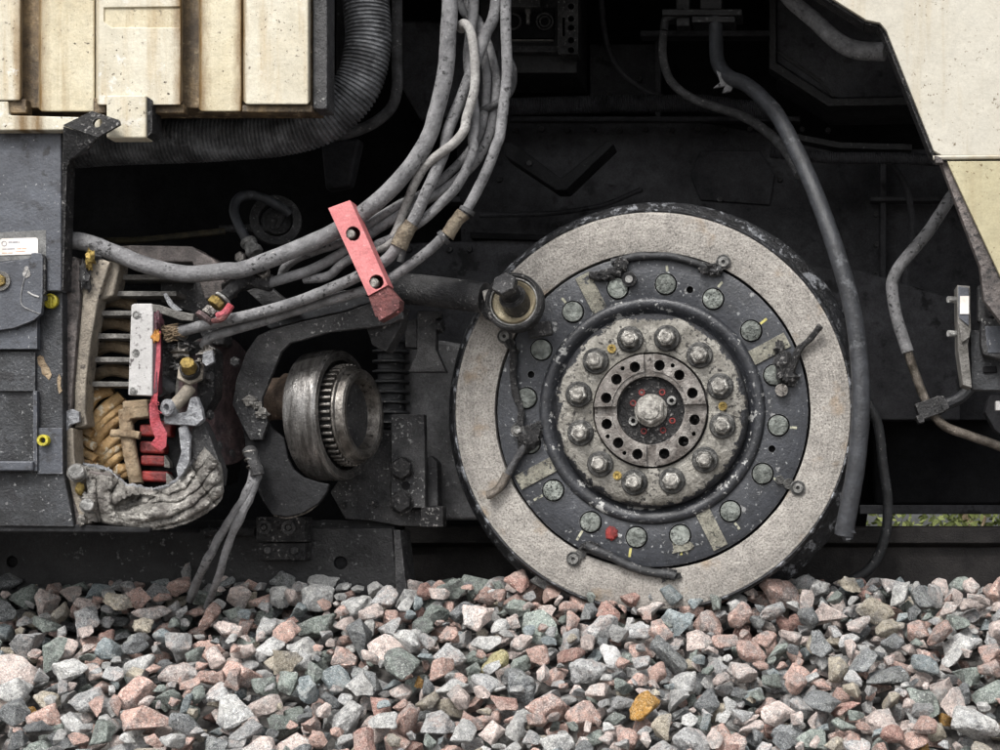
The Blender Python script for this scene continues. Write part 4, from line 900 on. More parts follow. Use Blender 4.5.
for (pts, m) in (([(37, 357), (40, 355), (43, 356.5), (45, 362), (49, 368), (51.5, 375), (49, 380), (45, 376), (42, 374), (41, 368), (38, 364)], 'tanpale'), ([(57, 379), (59, 374), (61, 378), (60.5, 386), (62, 391), (59, 394), (57.5, 387)], 'tanpale'), ([(39, 452), (50, 458), (58, 470), (52, 474), (44, 462)], 'tanpale')):
    b = MB(); b.extr([P(x, y, YB + .0185) for x, y in pts], Vector((0, .002, 0))); part('flaking_patch', b, M[m], bx)
b = MB(); b.extr(T((-560, 519, YB + .035), (72, 524, YB + .035), (150, 528, YB + .035), (150, 533, YB + .035), (-560, 529, YB + .035)), Vector((0, .3, 0))); part('bottom_rail', b, M['black'], bx, bev=.004)

# ================================================================== TRACTION MOTOR with the broken casing
YM = -.20
mo = thing('electric_motor', P(145, 527, YM + .15), 'electric motor with its cast casing broken open over tan windings', 'motor')
def mpoly(name, poly, Y, d, m, bev=.003, segs=2, label=None, parent=None):
    b = MB(); b.extr([P(x, y, Y) for x, y in poly], Vector((0, d, 0))); return part(name, b, M[m], parent or mo, bev=bev, segs=segs, label=label)
mpoly('housing_back', [(90, 262), (118, 247), (190, 246), (205, 254), (222, 268), (228, 285), (228, 345), (205, 480), (120, 500), (84, 470), (80, 400)], YM + .14, .22, 'black')
mpoly('housing_top', [(108, 247), (130, 245), (192, 246), (197, 250), (212, 258), (222, 268), (226, 292), (205, 300), (192, 262), (115, 262)], YM + .03, .08, 'brown', .004)
mpoly('housing_shoulder', [(160, 262), (192, 262), (206, 268), (222, 290), (224, 345), (205, 345), (190, 312), (160, 302)], YM + .05, .06, 'darkcast', .006)
mpoly('end_flange', [(62, 262), (74, 256), (79, 262), (80, 300), (77, 330), (73, 380), (70, 420), (72, 455), (80, 490), (90, 527), (76, 527), (66, 480), (62, 455)], YM - .055, .05, 'brown', .003)
mpoly('inner_flange', [(79, 264), (100, 258), (110, 262), (98, 300), (91, 340), (86, 380), (85, 412), (87, 426), (74, 428), (74, 385), (79, 330), (82, 295)], YM - .045, .045, 'bone', .004)
mpoly('flange_web', [(98, 262), (120, 258), (119, 270), (113, 296), (96, 302)], YM - .03, .05, 'bone', .005)
mpoly('broken_flange_edge', [(63, 412), (72, 409), (79, 412), (79, 422), (70, 425), (67, 431), (62, 424)], YM - .062, .01, 'alubright', .001)
mpoly('lower_flange', [(62, 428), (73, 428), (74, 455), (77, 475), (87, 503), (92, 522), (82, 526), (72, 495), (64, 462)], YM - .06, .05, 'bone', .003)
for (x0, x1, y, d) in ((116, 186, 277, .05), (100, 176, 293.5, .03), (94, 131, 313, .02), (91, 131, 336, .02), (88, 131, 359.5, .02), (86, 130, 384, .02)):
    mpoly('vent_bar', [(x0, y - 2.6), (x1, y - 2.2), (x1, y + 2.4), (x0, y + 2.6)], YM - .022 + d * .4, .06, 'fin', .001)
for y in (303, 325, 348, 372):
    b = MB(); b.tube(T((90, y + 6, YM + .06), (110, y - 2, YM + .045), (135, y + 2, YM + .05)), 6 * px, 10, 6); part('winding_coil', b, M['tanpale'], mo)
# winding coils
Z6 = lambda x, y: (60 + x / 6.25, 370 + y / 6.25)
arcs = [[(165, 250), (205, 175), (260, 140), (330, 122)], [(178, 345), (215, 255), (270, 185), (385, 120)], [(178, 400), (235, 300), (295, 235), (392, 165)], [(185, 445), (250, 340), (310, 280), (395, 220)],
        [(205, 480), (265, 385), (330, 325), (400, 275)], [(215, 520), (280, 430), (345, 375), (405, 330)], [(228, 555), (290, 480), (350, 425), (405, 385)], [(245, 585), (310, 520), (360, 475), (410, 445)],
        [(275, 605), (330, 560), (375, 520), (415, 498)], [(310, 625), (355, 590), (395, 565), (425, 550)], [(345, 640), (385, 618), (410, 603), (432, 592)], [(375, 655), (405, 645), (425, 632), (440, 622)]]
def ribbon(pts, wdt, thick, name, m):
    # flat taped bar: an elliptical section swept along the path
    c = catmull(pts, 8); n = len(c); seg = 12; vs = []
    for i, p in enumerate(c):
        t = (c[min(i + 1, n - 1)] - c[max(i - 1, 0)]).normalized(); dn = Vector((0, -1, .18)).normalized()
        a = t.cross(dn).normalized(); q = 1 - .25 * (i / (n - 1)) ** 2 * 0
        for k in range(seg):
            an = 2 * math.pi * k / seg
            ca, sa = math.cos(an), math.sin(an)
            ca = math.copysign(abs(ca) ** .7, ca); sa = math.copysign(abs(sa) ** .7, sa)
            vs.append(p + a * ca * wdt * q + dn * sa * thick)
    b = MB(); b.add(vs, [(i * seg + k, i * seg + (k + 1) % seg, (i + 1) * seg + (k + 1) % seg, (i + 1) * seg + k) for i in range(n - 1) for k in range(seg)] + [tuple(range(seg)), tuple(range((n - 1) * seg, n * seg))])
    return part(name, b, m, mo, ang=60)
for i, a in enumerate(q_ for k_, q_ in enumerate(arcs) if k_ not in (1, 5, 9)):
    n = len(a)
    ribbon([P(*Z6(x, y), YM + .035 + .0032 * i - .020 * math.sin(math.pi * (.25 + .75 * k / (n - 1)))) for k, (x, y) in enumerate(a)], 6.1 * px, .012, 'winding_coil', M['tan'])
for i, a in enumerate([[(95, 330), (130, 355), (175, 385), (205, 400)], [(112, 400), (150, 440), (195, 470), (220, 480)], [(122, 480), (160, 520), (205, 545), (225, 560)], [(110, 555), (150, 580), (190, 590), (230, 610)]]):
    ribbon([P(*Z6(x, y), YM + .022 - .006 * k) for k, (x, y) in enumerate(a)], 4.2 * px, .007, 'winding_coil', M['tan'])
ribbon([P(*Z6(320, 395), YM + .0), P(*Z6(370, 395), YM - .012), P(*Z6(430, 398), YM - .016), P(*Z6(500, 410), YM - .01)], 3.8 * px, .006, 'winding_lashing', M['tanpale'])
ribbon([P(*Z6(410, 250), YM + .008), P(*Z6(420, 380), YM), P(*Z6(440, 520), YM - .002), P(*Z6(465, 640), YM), P(*Z6(480, 710), YM + .006)], 6.4 * px, .012, 'winding_binding', M['tanpale'])
mpoly('winding_block', [(122, 401), (147, 399), (149, 417), (131, 419), (127, 424), (122, 420)], YM - .01, .04, 'tanpale', .004)
for (x0, x1, y, h, lab) in ((139, 171, 430, 12, None), (139, 164, 447, 12, None), (140, 165, 460, 10.5, None), (140, 168, 476, 11, None), (150, 172, 424, 7, None)):
    mpoly('red_bar', [(x0, y - h / 2), (x1, y - h / 2 + 1), (x1, y + h / 2 + 1), (x0, y + h / 2)], YM + .004, .035, 'red', .006, 3)
for (x0, x1, y) in ((164, 169, 461), (166, 172, 478)):
    mpoly('bar_edge', [(x0, y - 6), (x1, y + 1), (x1 + 1, y + 7), (x0, y + 6)], YM + .002, .02, 'fin', .001)
# terminal plate and strap
tpb = mpoly('terminal_plate', [(131, 305), (134, 303.5), (152, 303.5), (153, 312), (152, 396), (128, 395), (128, 392)], YM - .075, .014, 'white', .0025)
mpoly('terminal_side', [(152.6, 308), (157, 312), (157.5, 392), (152.6, 396)], YM - .07, .03, 'maroon', .002)
b = MB(); b.extr(T((152, 304, YM - .074), (160, 305, YM - .07), (178, 311, YM - .06), (194, 314, YM - .05), (193, 321, YM - .05), (180, 320, YM - .06), (157, 312, YM - .07), (153, 312, YM - .074)), Vector((0, .012, 0))); part('terminal_arm', b, M['fin'], mo, bev=.002)
b = MB(); b.extr(T((163, 294, YM - .06), (166, 293, YM - .06), (173, 303, YM - .06), (182, 310, YM - .055), (176, 312, YM - .055), (168, 305, YM - .06)), Vector((0, .006, 0))); part('bent_metal_tongue', b, M['alubright'], mo, bev=.001)
for (x, y) in ((136.5, 315), (135.5, 353), (133.5, 391)):
    b = MB(); b.ring(P(x, y, YM - .0752), (0, -1, 0), 3.6 * px, 2.6 * px, .0012, 20); b.cyl(P(x, y, YM - .0752), (0, -1, 0), 2.0 * px, .002, 14); part('screw', b, M['steelbright'], tpb)
b = MB(); b.extr(T((157.5, 331, YM - .07), (160.5, 331, YM - .07), (160.5, 360, YM - .07), (158, 385, YM - .07), (157, 405, YM - .068), (160, 420, YM - .066), (167, 433, YM - .066), (166, 447, YM - .066), (160, 451, YM - .066), (150, 444, YM - .066), (155, 438, YM - .066), (150, 424, YM - .066), (149, 408, YM - .066), (154, 385, YM - .07)), Vector((0, .003, 0)))
part('torn_red_strap', b, M['strap'], mo, bev=.0008)
b = MB()
rr_ = random.Random(4)
for k in range(16):
    x = 153 + rr_.uniform(-3, 6); y = 408 + rr_.uniform(-8, 10); b.tube(T((x, y, YM - .07), (x + rr_.uniform(-5, 5), y + rr_.uniform(-3, 4), YM - .08)), .35 * px, 4, 0)
part('strap_frays', b, M['strap'], mo)
b = MB(); blob(b, P(159, 320, YM - .066), 4 * px, (.8, 1, 2), 71, rough_=.9); part('melted_insulation', b, M['maroon'], mo)
b = MB(); blob(b, P(156, 337, YM - .073), 3.6 * px, (1, .8, 1.4), 72, rough_=1.2); part('orange_residue', b, mat('orange_residue', (.5, .22, .04), rough=.7), mo)
# strands of torn copper at the cable ends
b = MB()
for k in range(46):
    a0 = rr_.uniform(0, 6.28); rad = rr_.uniform(2, 9); x, y = 178, 332
    p0 = P(x + 6, y + rr_.uniform(-5, 5), YM - .04); p1 = P(x - rr_.uniform(4, 16), y + math.sin(a0) * rad, YM - .045 - rr_.uniform(0, .02)); p2 = P(x - rr_.uniform(0, 14), y + math.sin(a0 + .8) * rad * 1.4, YM - .05)
    b.tube([p0, p1, p2], .55 * px, 5, 4)
so_ = part('torn_strands', b, M['tanpale'], mo); so_['kind'] = 'stuff'
b = MB(); b.lathe([(9 * px, 0), (9.5 * px, .01), (8 * px, .03)], P(172, 334, YM - .02), (1, -.5, .1), 20); part('crushed_lug', b, M['steel'], mo)
# rear-side fittings
def fitting(c, ax, rs, nm, m, seg=18):
    b = MB(); b.lathe([(r * px, h) for r, h in rs], c, ax, seg); return part(nm, b, M[m], mo, bev=.001)
a_ = (P(232, 300, YM - .02) - P(205, 328, YM - .05)).normalized()
fitting(P(203, 320, YM - .05), a_, [(9, 0), (9, .01)], 'fitting_collar', 'brownred')
fitting(P(207, 315, YM - .045), a_, [(6.5, 0), (6.5, .018)], 'fitting_nut', 'steel', 6)
fitting(P(214, 306, YM - .04), a_, [(7.5, 0), (8, .002), (8, .016), (7, .018)], 'brass_nut', 'brass', 6)
fitting(P(222, 300, YM - .035), a_, [(8.5, 0), (8.5, .006)], 'fitting_washer', 'steelbright', 24)
fitting(P(225, 297, YM - .033), a_, [(6, 0), (6, .04), (8, .05), (8, .09)], 'fitting_body', 'oily')
b = MB(); b.tube(T((218, 316, YM - .06), (225, 313, YM - .065), (231, 305, YM - .06)), 3.6 * px, 10, 6); part('pink_insulator', b, M['strap'], mo)
b = MB(); b.tube(T((213, 321, YM - .06), (222, 319, YM - .068), (230, 310, YM - .06)), 2.6 * px, 10, 6); part('pink_insulator', b, M['pinkdark'], mo)
av = Vector((.15, -.9, .42)).normalized()
b = MB(); b.lathe([(13 * px, 0), (13 * px, .008), (11.5 * px, .010)], P(191, 374, YM - .03), av, 6); part('bushing_nut', b, M['bone'], mo, bev=.001)
b = MB(); b.lathe([(9 * px, 0), (9 * px, .02), (5 * px, .022), (5 * px, .005)], P(191, 373, YM - .035), av, 20); part('bushing_seat', b, M['oily'], mo)
b = MB(); b.lathe([(6.4 * px, 0), (6.8 * px, .018), (7.4 * px, .022), (5.5 * px, .040), (6 * px, .045), (2 * px, .05)], P(191, 373, YM - .04), av, 14, rf=lambda a, r, h: 1 + .12 * noise.noise(Vector((a * 3, h * 90, 0)))); part('brass_bushing', b, M['brass'], mo)
b = MB(); b.tube(T((190, 388, YM - .03), (182, 398, YM - .045), (173, 407, YM - .055)), 6 * px, 14, 4); part('pipe_stub', b, M['bone'], mo)
b = MB(); b.lathe([(8 * px, 0), (8 * px, .015), (6.5 * px, .018), (3.5 * px, .018), (3.2 * px, .006)], P(172, 408, YM - .05), (-.35, -.9, .0), 20); part('pipe_stub_end', b, M['alubright'], mo)
mpoly('bushing_housing', [(162, 345), (200, 340), (215, 350), (214, 395), (200, 420), (165, 415), (160, 380)], YM + .0, .06, 'oily', .01, 3)
b = MB(); blob(b, P(168, 388, YM - .01), 10 * px, (1, .7, 1), 75, rough_=.5); part('burnt_grommet', b, M['hose'], mo)
for k, (x, y, r) in enumerate(((170, 348, 6), (180, 352, 7), (186, 345, 5), (207, 352, 6), (176, 366, 5), (203, 362, 5))):
    b = MB(); blob(b, P(x, y, YM - .03), r * px, (1.2, 1, .8), 80 + k, rough_=1.3, n=8); part('burnt_fragment', b, M['steel' if k % 2 else 'oily'], mo, ang=20)
b = MB(); b.extr(T((203, 352, YM - .05), (212, 350, YM - .05), (214, 362, YM - .05), (206, 366, YM - .05), (202, 362, YM - .05)), Vector((0, .01, 0))); part('metal_scrap', b, M['alubright'], mo, bev=.001)
mpoly('inner_dark_wall', [(150, 420), (205, 415), (205, 490), (150, 492)], YM + .03, .05, 'black', .002)

CREASES = [([(116, 484), (111, 494), (113, 508), (122, 520)], .012, 1.2, 4), ([(96, 476), (97, 500), (102, 524)], .012, 1.5, 3), ([(150, 488), (168, 495), (186, 488), (200, 468)], .015, 6, 1.), ([(158, 502), (178, 502), (198, 490), (212, 470)], .016, 6, 1.1),
    ([(146, 521), (170, 517), (194, 505), (216, 484)], .016, 5, 1.), ([(160, 527), (186, 520), (206, 508), (222, 494)], .012, 4, 1.), ([(190, 462), (198, 478), (206, 492), (214, 504)], .018, 1.2, 5), ([(138, 488), (140, 494), (138, 500)], .008, 1, 1), ([(128, 508), (146, 503), (160, 492)], .010, 4, 1.)]
# ragged broken casting: a curved, folded shell built as a displaced grid
def shell(name, top, bot, Yf, depth, m, nu=120, nv=46, amp=.010, seed=1., parent=None, fold=1., thick=.006):
    tp_ = catmull([Vector((x, y, 0)) for x, y in top], 12); bp_ = catmull([Vector((x, y, 0)) for x, y in bot], 12)
    def samp(c, t):
        L_ = [0]
        for a, b in zip(c, c[1:]): L_.append(L_[-1] + (b - a).length)
        d = t * L_[-1]
        for i in range(len(c) - 1):
            if L_[i + 1] >= d: return c[i].lerp(c[i + 1], (d - L_[i]) / max(1e-9, L_[i + 1] - L_[i]))
        return c[-1]
    T0 = [samp(tp_, i / nu) for i in range(nu + 1)]; B0 = [samp(bp_, i / nu) for i in range(nu + 1)]
    vs = []
    for j in range(nv + 1):
        v = j / nv
        for i in range(nu + 1):
            u = i / nu
            q = T0[i].lerp(B0[i], v)
            e = math.sin(math.pi * min(1, max(0, .12 + .88 * v)) * .62 + .25)
            Y = Yf + depth * (1 - e)
            for (cr, A_, w1, w2) in CREASES:
                bd = 1e9; sg = 1
                for (ax_, ay_), (bx_, by_) in zip(cr, cr[1:]):
                    dx_, dy_ = bx_ - ax_, by_ - ay_; t_ = max(0, min(1, ((q.x - ax_) * dx_ + (q.y - ay_) * dy_) / (dx_ * dx_ + dy_ * dy_)))
                    ex, ey = q.x - ax_ - dx_ * t_, q.y - ay_ - dy_ * t_; dd = math.hypot(ex, ey)
                    if dd < bd: bd = dd; sg = 1 if dx_ * ey - dy_ * ex > 0 else -1
                bd *= 1 + .5 * noise.noise(Vector((q.x * .12, q.y * .12, 5)))
                Y += A_ * math.exp(-bd / (w1 if sg > 0 else w2))
            Y += .030 * max(0, 1 - ((q.x - 137 - (503 - q.y) * .9) / 20) ** 2 - ((q.y - 504) / 10) ** 2) ** .5
            Y -= .007 * noise.noise(Vector((q.x * .05 + q.y * .03, q.y * .08, 11))) + .0035 * noise.noise(Vector((q.x * .16, q.y * .3, 2))) + .0022 * noise.noise(Vector((q.x * .45, q.y * .6, 2)))
            yo = (2.0 * noise.noise(Vector((q.x * .16, 3, seed))) + 2.6 * abs(noise.noise(Vector((q.x * .35, 7, seed)))) + 1.6 * noise.noise(Vector((q.x * .9, 2, seed)))) * (1 - v) ** 2
            vs.append(P(q.x, q.y + yo, Y))
    W_ = nu + 1; fs = [(j * W_ + i, j * W_ + i + 1, (j + 1) * W_ + i + 1, (j + 1) * W_ + i) for j in range(nv) for i in range(nu)]
    fs = [t for f in fs for t in ((f[0], f[1], f[2]), (f[0], f[2], f[3]))]; b = MB(); b.add(vs, fs); o = part(name, b, m, parent or mo, ang=17)
    sm_ = o.modifiers.new('thick', 'SOLIDIFY'); sm_.thickness = thick; sm_.offset = -1 if False else 0
    return o, [vs[i] for i in range(W_)]
sh, lip = shell('broken_casing', [(84, 464), (98, 467), (110, 471), (118, 478), (126, 484), (140, 487), (156, 489), (170, 485), (180, 478), (186, 470), (192, 464), (200, 452), (204, 446)],
      [(92, 520), (108, 524), (125, 527), (145, 530), (165, 529), (182, 525), (198, 518), (212, 509), (221, 500), (223, 492), (223, 484), (222, 472), (220, 464)], YM - .075, .10, M['alu'], amp=.024, thick=.004)
b = MB(); b.tube([v + Vector((0, -.002, .001)) for v in lip], 1.7 * px, 8, 0, wob=.5); part('bright_torn_edge', b, M['alubright'], mo)
mpoly('broken_post', [(178, 428), (186, 424), (190, 436), (189, 462), (184, 472), (178, 480), (176, 468), (181, 452)], YM - .05, .012, 'alubright', .002)
mpoly('broken_shelf', [(163, 414), (186, 412), (190, 398), (196, 396), (201, 408), (203, 420), (196, 426), (164, 424)], YM - .055, .02, 'alubright', .003)
mpoly('casing_right_side', [(190, 430), (202, 420), (208, 432), (222, 470), (220, 486), (206, 470), (192, 458)], YM - .03, .04, 'darkcast', .004)  # darker cast plate along the right of the casing
mpoly('lower_casing_wall', [(88, 470), (112, 474), (118, 520), (96, 522), (88, 500)], YM - .04, .05, 'brown', .004)
for (x, y, r) in ((77, 473, 7), (88, 506, 6)):
    b = MB(); b.lathe([(r * px, 0), (r * px, .02), (r * .8 * px, .023)], P(x, y, YM - .075), (.35, -1, .1), 20); bo = part('flange_bolt', b, M['steelbright'], mo, bev=.001)
    b = MB(); b.lathe([(r * 1.25 * px, 0), (r * 1.25 * px, .004)], P(x, y, YM - .07), (.35, -1, .1), 20); part('washer', b, M['fin'], bo)
b = MB(); blob(b, P(80, 489, YM - .07), 4 * px, (1, 1, 1.5), 91); part('yellow_stub', b, M['brass'], mo)
b = MB()
for k, (x, y, r) in enumerate(((86, 496, 4), (92, 516, 5), (82, 520, 4))): blob(b, P(x, y, YM - .065), r * px, (1, .9, 1.1), 95 + k, rough_=1.0, n=9)
part('broken_lumps', b, M['alu'], mo, ang=25)
b = MB(); blob(b, P(90, 259, YM - .06), 5 * px, (.8, 1, 1.6), 101, rough_=.8); part('brass_plug', b, M['brass'], mo)
b = MB(); blob(b, P(85, 276, YM - .05), 8 * px, (.8, .8, 1.5), 102, rough_=1.); blob(b, P(98, 257, YM - .04), 6 * px, (.8, .8, .8), 103, rough_=1.); part('burnt_fragment', b, M['darkcast'], mo)

# ================================================================== COUPLING on the motor shaft
YK = -.02
CK = P(325, 416, YK); KA = Vector((1, -.20, .02)).normalized()
cp = thing('gear_coupling', CK, 'steel drum coupling with a toothed ring and open bore, facing right', 'coupling')
q = S * (D + YK) / D
b = MB(); b.lathe([(50 * q, -.040), (59 * q, -.038), (63 * q, -.032), (64.5 * q, -.015), (65 * q, .010), (65 * q, .052), (63 * q, .060), (58 * q, .062), (55 * q, .056), (54 * q, .02), (30 * q, .02)], CK, KA, 96, rf=lambda a, r, h: 1 + (.004 * noise.noise(Vector((a * 3, h * 50, 0)))))
part('drum', b, M['drum'], cp, ang=28)
b = MB(); b.lathe([(45 * q, .02), (45 * q, .080), (40 * q, .082), (20 * q, .082)], CK, KA, 64); part('hub', b, M['darkcast'], cp)
tooth = None
for k in range(44):
    a = 2 * math.pi * k / 44
    u = Vector((0, 0, 1)); u = (u - KA * u.dot(KA)).normalized(); w_ = KA.cross(u)
    rd = u * math.cos(a) + w_ * math.sin(a); tg = KA.cross(rd)
    if tooth is None:
        b = MB(); b.box((0, 0, 0), (.026, 5.6 * q * .72, 7 * q)); b.v = [Vector((v.x, v.y * (1 - .35 * (v.z > 0)), v.z)) for v in b.v]
        tooth = part('tooth', b, M['steel'], cp, bev=.0015, local=True); t_ = tooth
    else: t_ = tooth.copy(); col.objects.link(t_); t_.parent = cp
    m3 = Matrix((KA, tg, rd)).transposed().to_4x4()
    t_.matrix_local = Matrix.Translation(KA * (.068 + rnd.uniform(-.001, .001)) + rd * 47.5 * q) @ m3
b = MB(); b.lathe([(30 * q, .078), (42 * q, .078), (48 * q, .082), (49 * q, .086), (49 * q, .090), (46 * q, .093), (45.5 * q, .100), (45 * q, .112), (43 * q, .116), (39 * q, .116), (36 * q, .112), (33 * q, .09), (31 * q, .04)], CK, KA, 80); part('bore_ring', b, M['steel'], cp, ang=28)
b = MB(); b.lathe([(32 * q, .05), (30 * q, .053), (2 * q, .053)], CK, KA, 40); part('bore_floor', b, M['oily'], cp)
for ch in cp.children:          # the drum's length along its own axis
    if ch.name.startswith('tooth'): 
        ch.location = ch.location - KA * ch.location.dot(KA) * .16
    else:
        for v_ in ch.data.vertices: v_.co -= KA * v_.co.dot(KA) * .16
ms = thing('motor_shaft', P(270, 405, YK), 'rusty brown shaft stub between the motor flange and the drum coupling', 'shaft')
sc_ = P(252, 400, YK + .02)
b = MB(); b.lathe([(26 * q, 0), (24 * q, .03), (21 * q, .04), (21 * q, .085), (25 * q, .09), (25 * q, .11)], sc_, KA, 40, rf=lambda a, r, h: 1 + .03 * noise.noise(Vector((a * 2, h * 60, 0)))); part('shaft_body', b, mat('rusty_shaft', (.30, .225, .17), (.12, .09, .075), .45, .5, 30, bump=.7), ms)
b = MB(); b.lathe([(58 * q, -.035), (62 * q, -.03), (64 * q, -.005), (63 * q, .002), (56 * q, .004), (50 * q, -.002), (20 * q, -.002)], P(226, 400, YK - .07), KA, 64); part('flange_disc', b, M['brownred'], ms, ang=30)
b = MB(); b.ring(P(226, 400, YK - .07) - KA * .037, KA, 62 * q, 50 * q, .012, 64); part('flange_highlight', b, M['fin'], ms, bev=.001)  # paler ring puts the highlight on the flange's edge into its colour
for a in (70, 110, 150, 190, 230):
    b = MB(); c = P(226, 400, YK - .07) + KA * .003 + Vector((0, -math.sin(R(a)) * 54 * q, math.cos(R(a)) * 54 * q)); hexnut(b, c, KA, 5 * q, .008); part('flange_bolt', b, M['darkcast'], ms, bev=.001)

# ================================================================== ARM BRACKET
ab = thing('arm_bracket', P(280, 515, -.12), 'cranked dark steel arm plate below the cables, in front of the coupling shaft', 'bracket')
def apoly(name, poly, Y, d, m, bev=.003, par=None, label=None, segs=2):
    b = MB(); b.extr([P(x, y, Y) for x, y in poly], Vector((0, d, 0))); return part(name, b, M[m], par or ab, bev=bev, label=label, segs=segs)
apoly('arm_plate', [(246, 352), (257, 336), (270, 330), (300, 322), (345, 312), (378, 300), (400, 305), (404, 318), (390, 324), (375, 327), (330, 332), (302, 340), (290, 343), (281, 352), (273, 372), (262, 398), (262, 408), (268, 422), (262, 440), (250, 440), (241, 424), (232, 404), (236, 380)], -.135, .014, 'darkcast')
apoly('arm_gusset', [(285, 300), (345, 290), (378, 300), (345, 311), (300, 321), (270, 329), (262, 322)], -.11, .012, 'greydark')
apoly('arm_end_wedge', [(366, 326), (404, 306), (401, 326), (386, 352), (372, 345)], -.12, .06, 'oily')
apoly('foot_plate', [(241, 420), (262, 410), (272, 428), (284, 438), (288, 458), (293, 469), (303, 477), (318, 482), (329, 484), (327, 492), (318, 504), (303, 513), (288, 517), (272, 515), (262, 500), (250, 474), (246, 452)], -.115, .012, 'black', .003)
b = MB(); b.tube(T((328, 484, -.096), (322, 499, -.096), (308, 511, -.096), (288, 517.5, -.096), (274, 515, -.096)), 1.3 * px, 8, 6, wob=.6); part('worn_edge', b, M['steel'], ab)
for (x, y, r) in ((250, 400, 5), (262, 414, 5), (257, 405, 4)):
    b = MB(); blob(b, P(x, y, -.14), r * px, (1.3, .5, .8), x + y, rough_=1.2); part('mud_lump', b, M['fin'], ab, ang=25)
b = MB(); hexnut(b, P(236, 362, -.135), (0, -1, 0), 5 * px, .012); part('arm_bolt', b, M['darkcast'], ab, bev=.001)
# torn wires hanging from the arm on to the ballast
hw = thing('torn_wires', hit(205, 604), 'two torn dusty wires hanging from the arm bracket down to the ballast', 'wires')
e1, e2 = hit(190, 604), hit(207, 611)
b = MB(); b.tube([P(248, 448, -.145), P(252, 462, -.15), P(253, 476, -.16), P(243, 500, -.18), P(222, 533, -.16), P(203, 568, -.13), e1 + Vector((0, 0, .01))], (4.4 * px, 4.0 * px), 10, 8, wob=.3); part('wire_strand', b, M['cable'], hw)
b = MB(); b.tube([P(253, 455, -.15), P(257, 470, -.155), P(255, 484, -.165), P(243, 512, -.18), P(228, 545, -.16), P(219, 575, -.13), e2 + Vector((0, 0, .01))], (4.4 * px, 3.4 * px), 10, 8, wob=.35); part('wire_strand', b, M['cable'], hw)
b = MB(); b.tube([P(249, 450, -.152), P(252, 456, -.16), P(255, 466, -.164), P(257, 475, -.165)], 6 * px, 12, 6, wob=.4); part('wire_knot', b, M['darkcast'], hw)
for k in range(3):
    b = MB(); b.lathe([(7 * px, 0), (7 * px, .003)], P(250 + 1.8 * k, 452 + 7 * k, -.158), (.2, -.2, -1), 14); part('tie_ring', b, M['steel'], hw)

# ================================================================== AXLE-GUARD CASTING, bellows, clevis
ax = thing('axle_guard', P(400, 525, .1), 'oily dark cast bracket with two large hex bolts, left of the wheel', 'bracket')
apoly('casting_body', [(398, 346), (415, 340), (440, 340), (470, 345), (480, 370), (480, 520), (424, 520), (424, 430), (405, 425)], .20, .06, 'greycast', .01, ax, segs=3)
apoly('upright_plate', [(391, 414), (424, 414), (425, 462), (425, 508), (391, 508)], .08, .03, 'darkcast', .003, ax)
apoly('base_plate', [(330, 492), (375, 430), (391, 430), (391, 507), (426, 509), (443, 507), (443, 527), (400, 526), (372, 521), (345, 519)], .11, .03, 'darkcast', .004, ax)
apoly('base_lug', [(421, 507), (443, 506), (443, 527), (420, 527)], .08, .04, 'oily', .003, ax)
apoly('raised_fillet', [(430, 455), (437, 462), (438, 507), (427, 507), (427, 460)], .11, .05, 'darkcast', .004, ax)
hb = None
for (x, y) in ((402.5, 469), (402, 502)):
    b = MB(); b.lathe([(12.5 * px, 0), (12.5 * px, .003)], P(x, y, .08), (0, -1, 0), 24); hexnut(b, P(x, y, .077), (0, -1, 0), 10.8 * px, .02); part('hex_bolt', b, M['oily'], ax, bev=.002)
b = MB(); b.cyl(P(406, 485.5, .0795), (0, -1, 0), 4.4 * px, .001, 18); part('hole_shade', b, M['blackdeep'], ax)  # thin near-black disc stands in for the shade inside a bore
for (x, y) in ((345, 505), (375, 504)):
    b = MB(); hexnut(b, P(x, y, .11), (0, -1, 0), 4 * px, .006); part('small_bolt', b, M['oily'], ax, bev=.001)
cv = thing('clevis', P(428, 346, .06), 'small dark clevis with a cross bolt above the cast bracket', 'clevis')
apoly('fork_plate', [(417, 311), (441, 311), (441, 317), (436, 318), (436, 350), (446, 372), (408, 372), (417, 352)], .05, .03, 'darkcast', .003, cv)
apoly('fork_side', [(405, 322), (417, 318), (417, 348), (405, 347)], .06, .05, 'darkcast', .003, cv)
b = MB(); b.cyl(P(398, 326, .09), (1, 0, 0), 4.5 * px, .11, 16); part('cross_bolt', b, M['oily'], cv)
b = MB(); hexnut(b, P(436, 326, .07), (1, -.2, 0), 8 * px, .018); part('bolt_nut', b, M['darkcast'], cv, bev=.0015)
b = MB(); prof = []
for i in range(9): prof += [(17, i * .0245), (17, i * .0245 + .006), (24, i * .0245 + .010), (24, i * .0245 + .0145), (17, i * .0245 + .0185)]
b.lathe([(r * px * .8, h) for r, h in prof], P(391, 428, .19), (0, 0, 1), 40)
tag(part('bellows', b, M['hose'], None, ang=60), 'upright black rubber bellows behind the drum coupling', 'bellows')

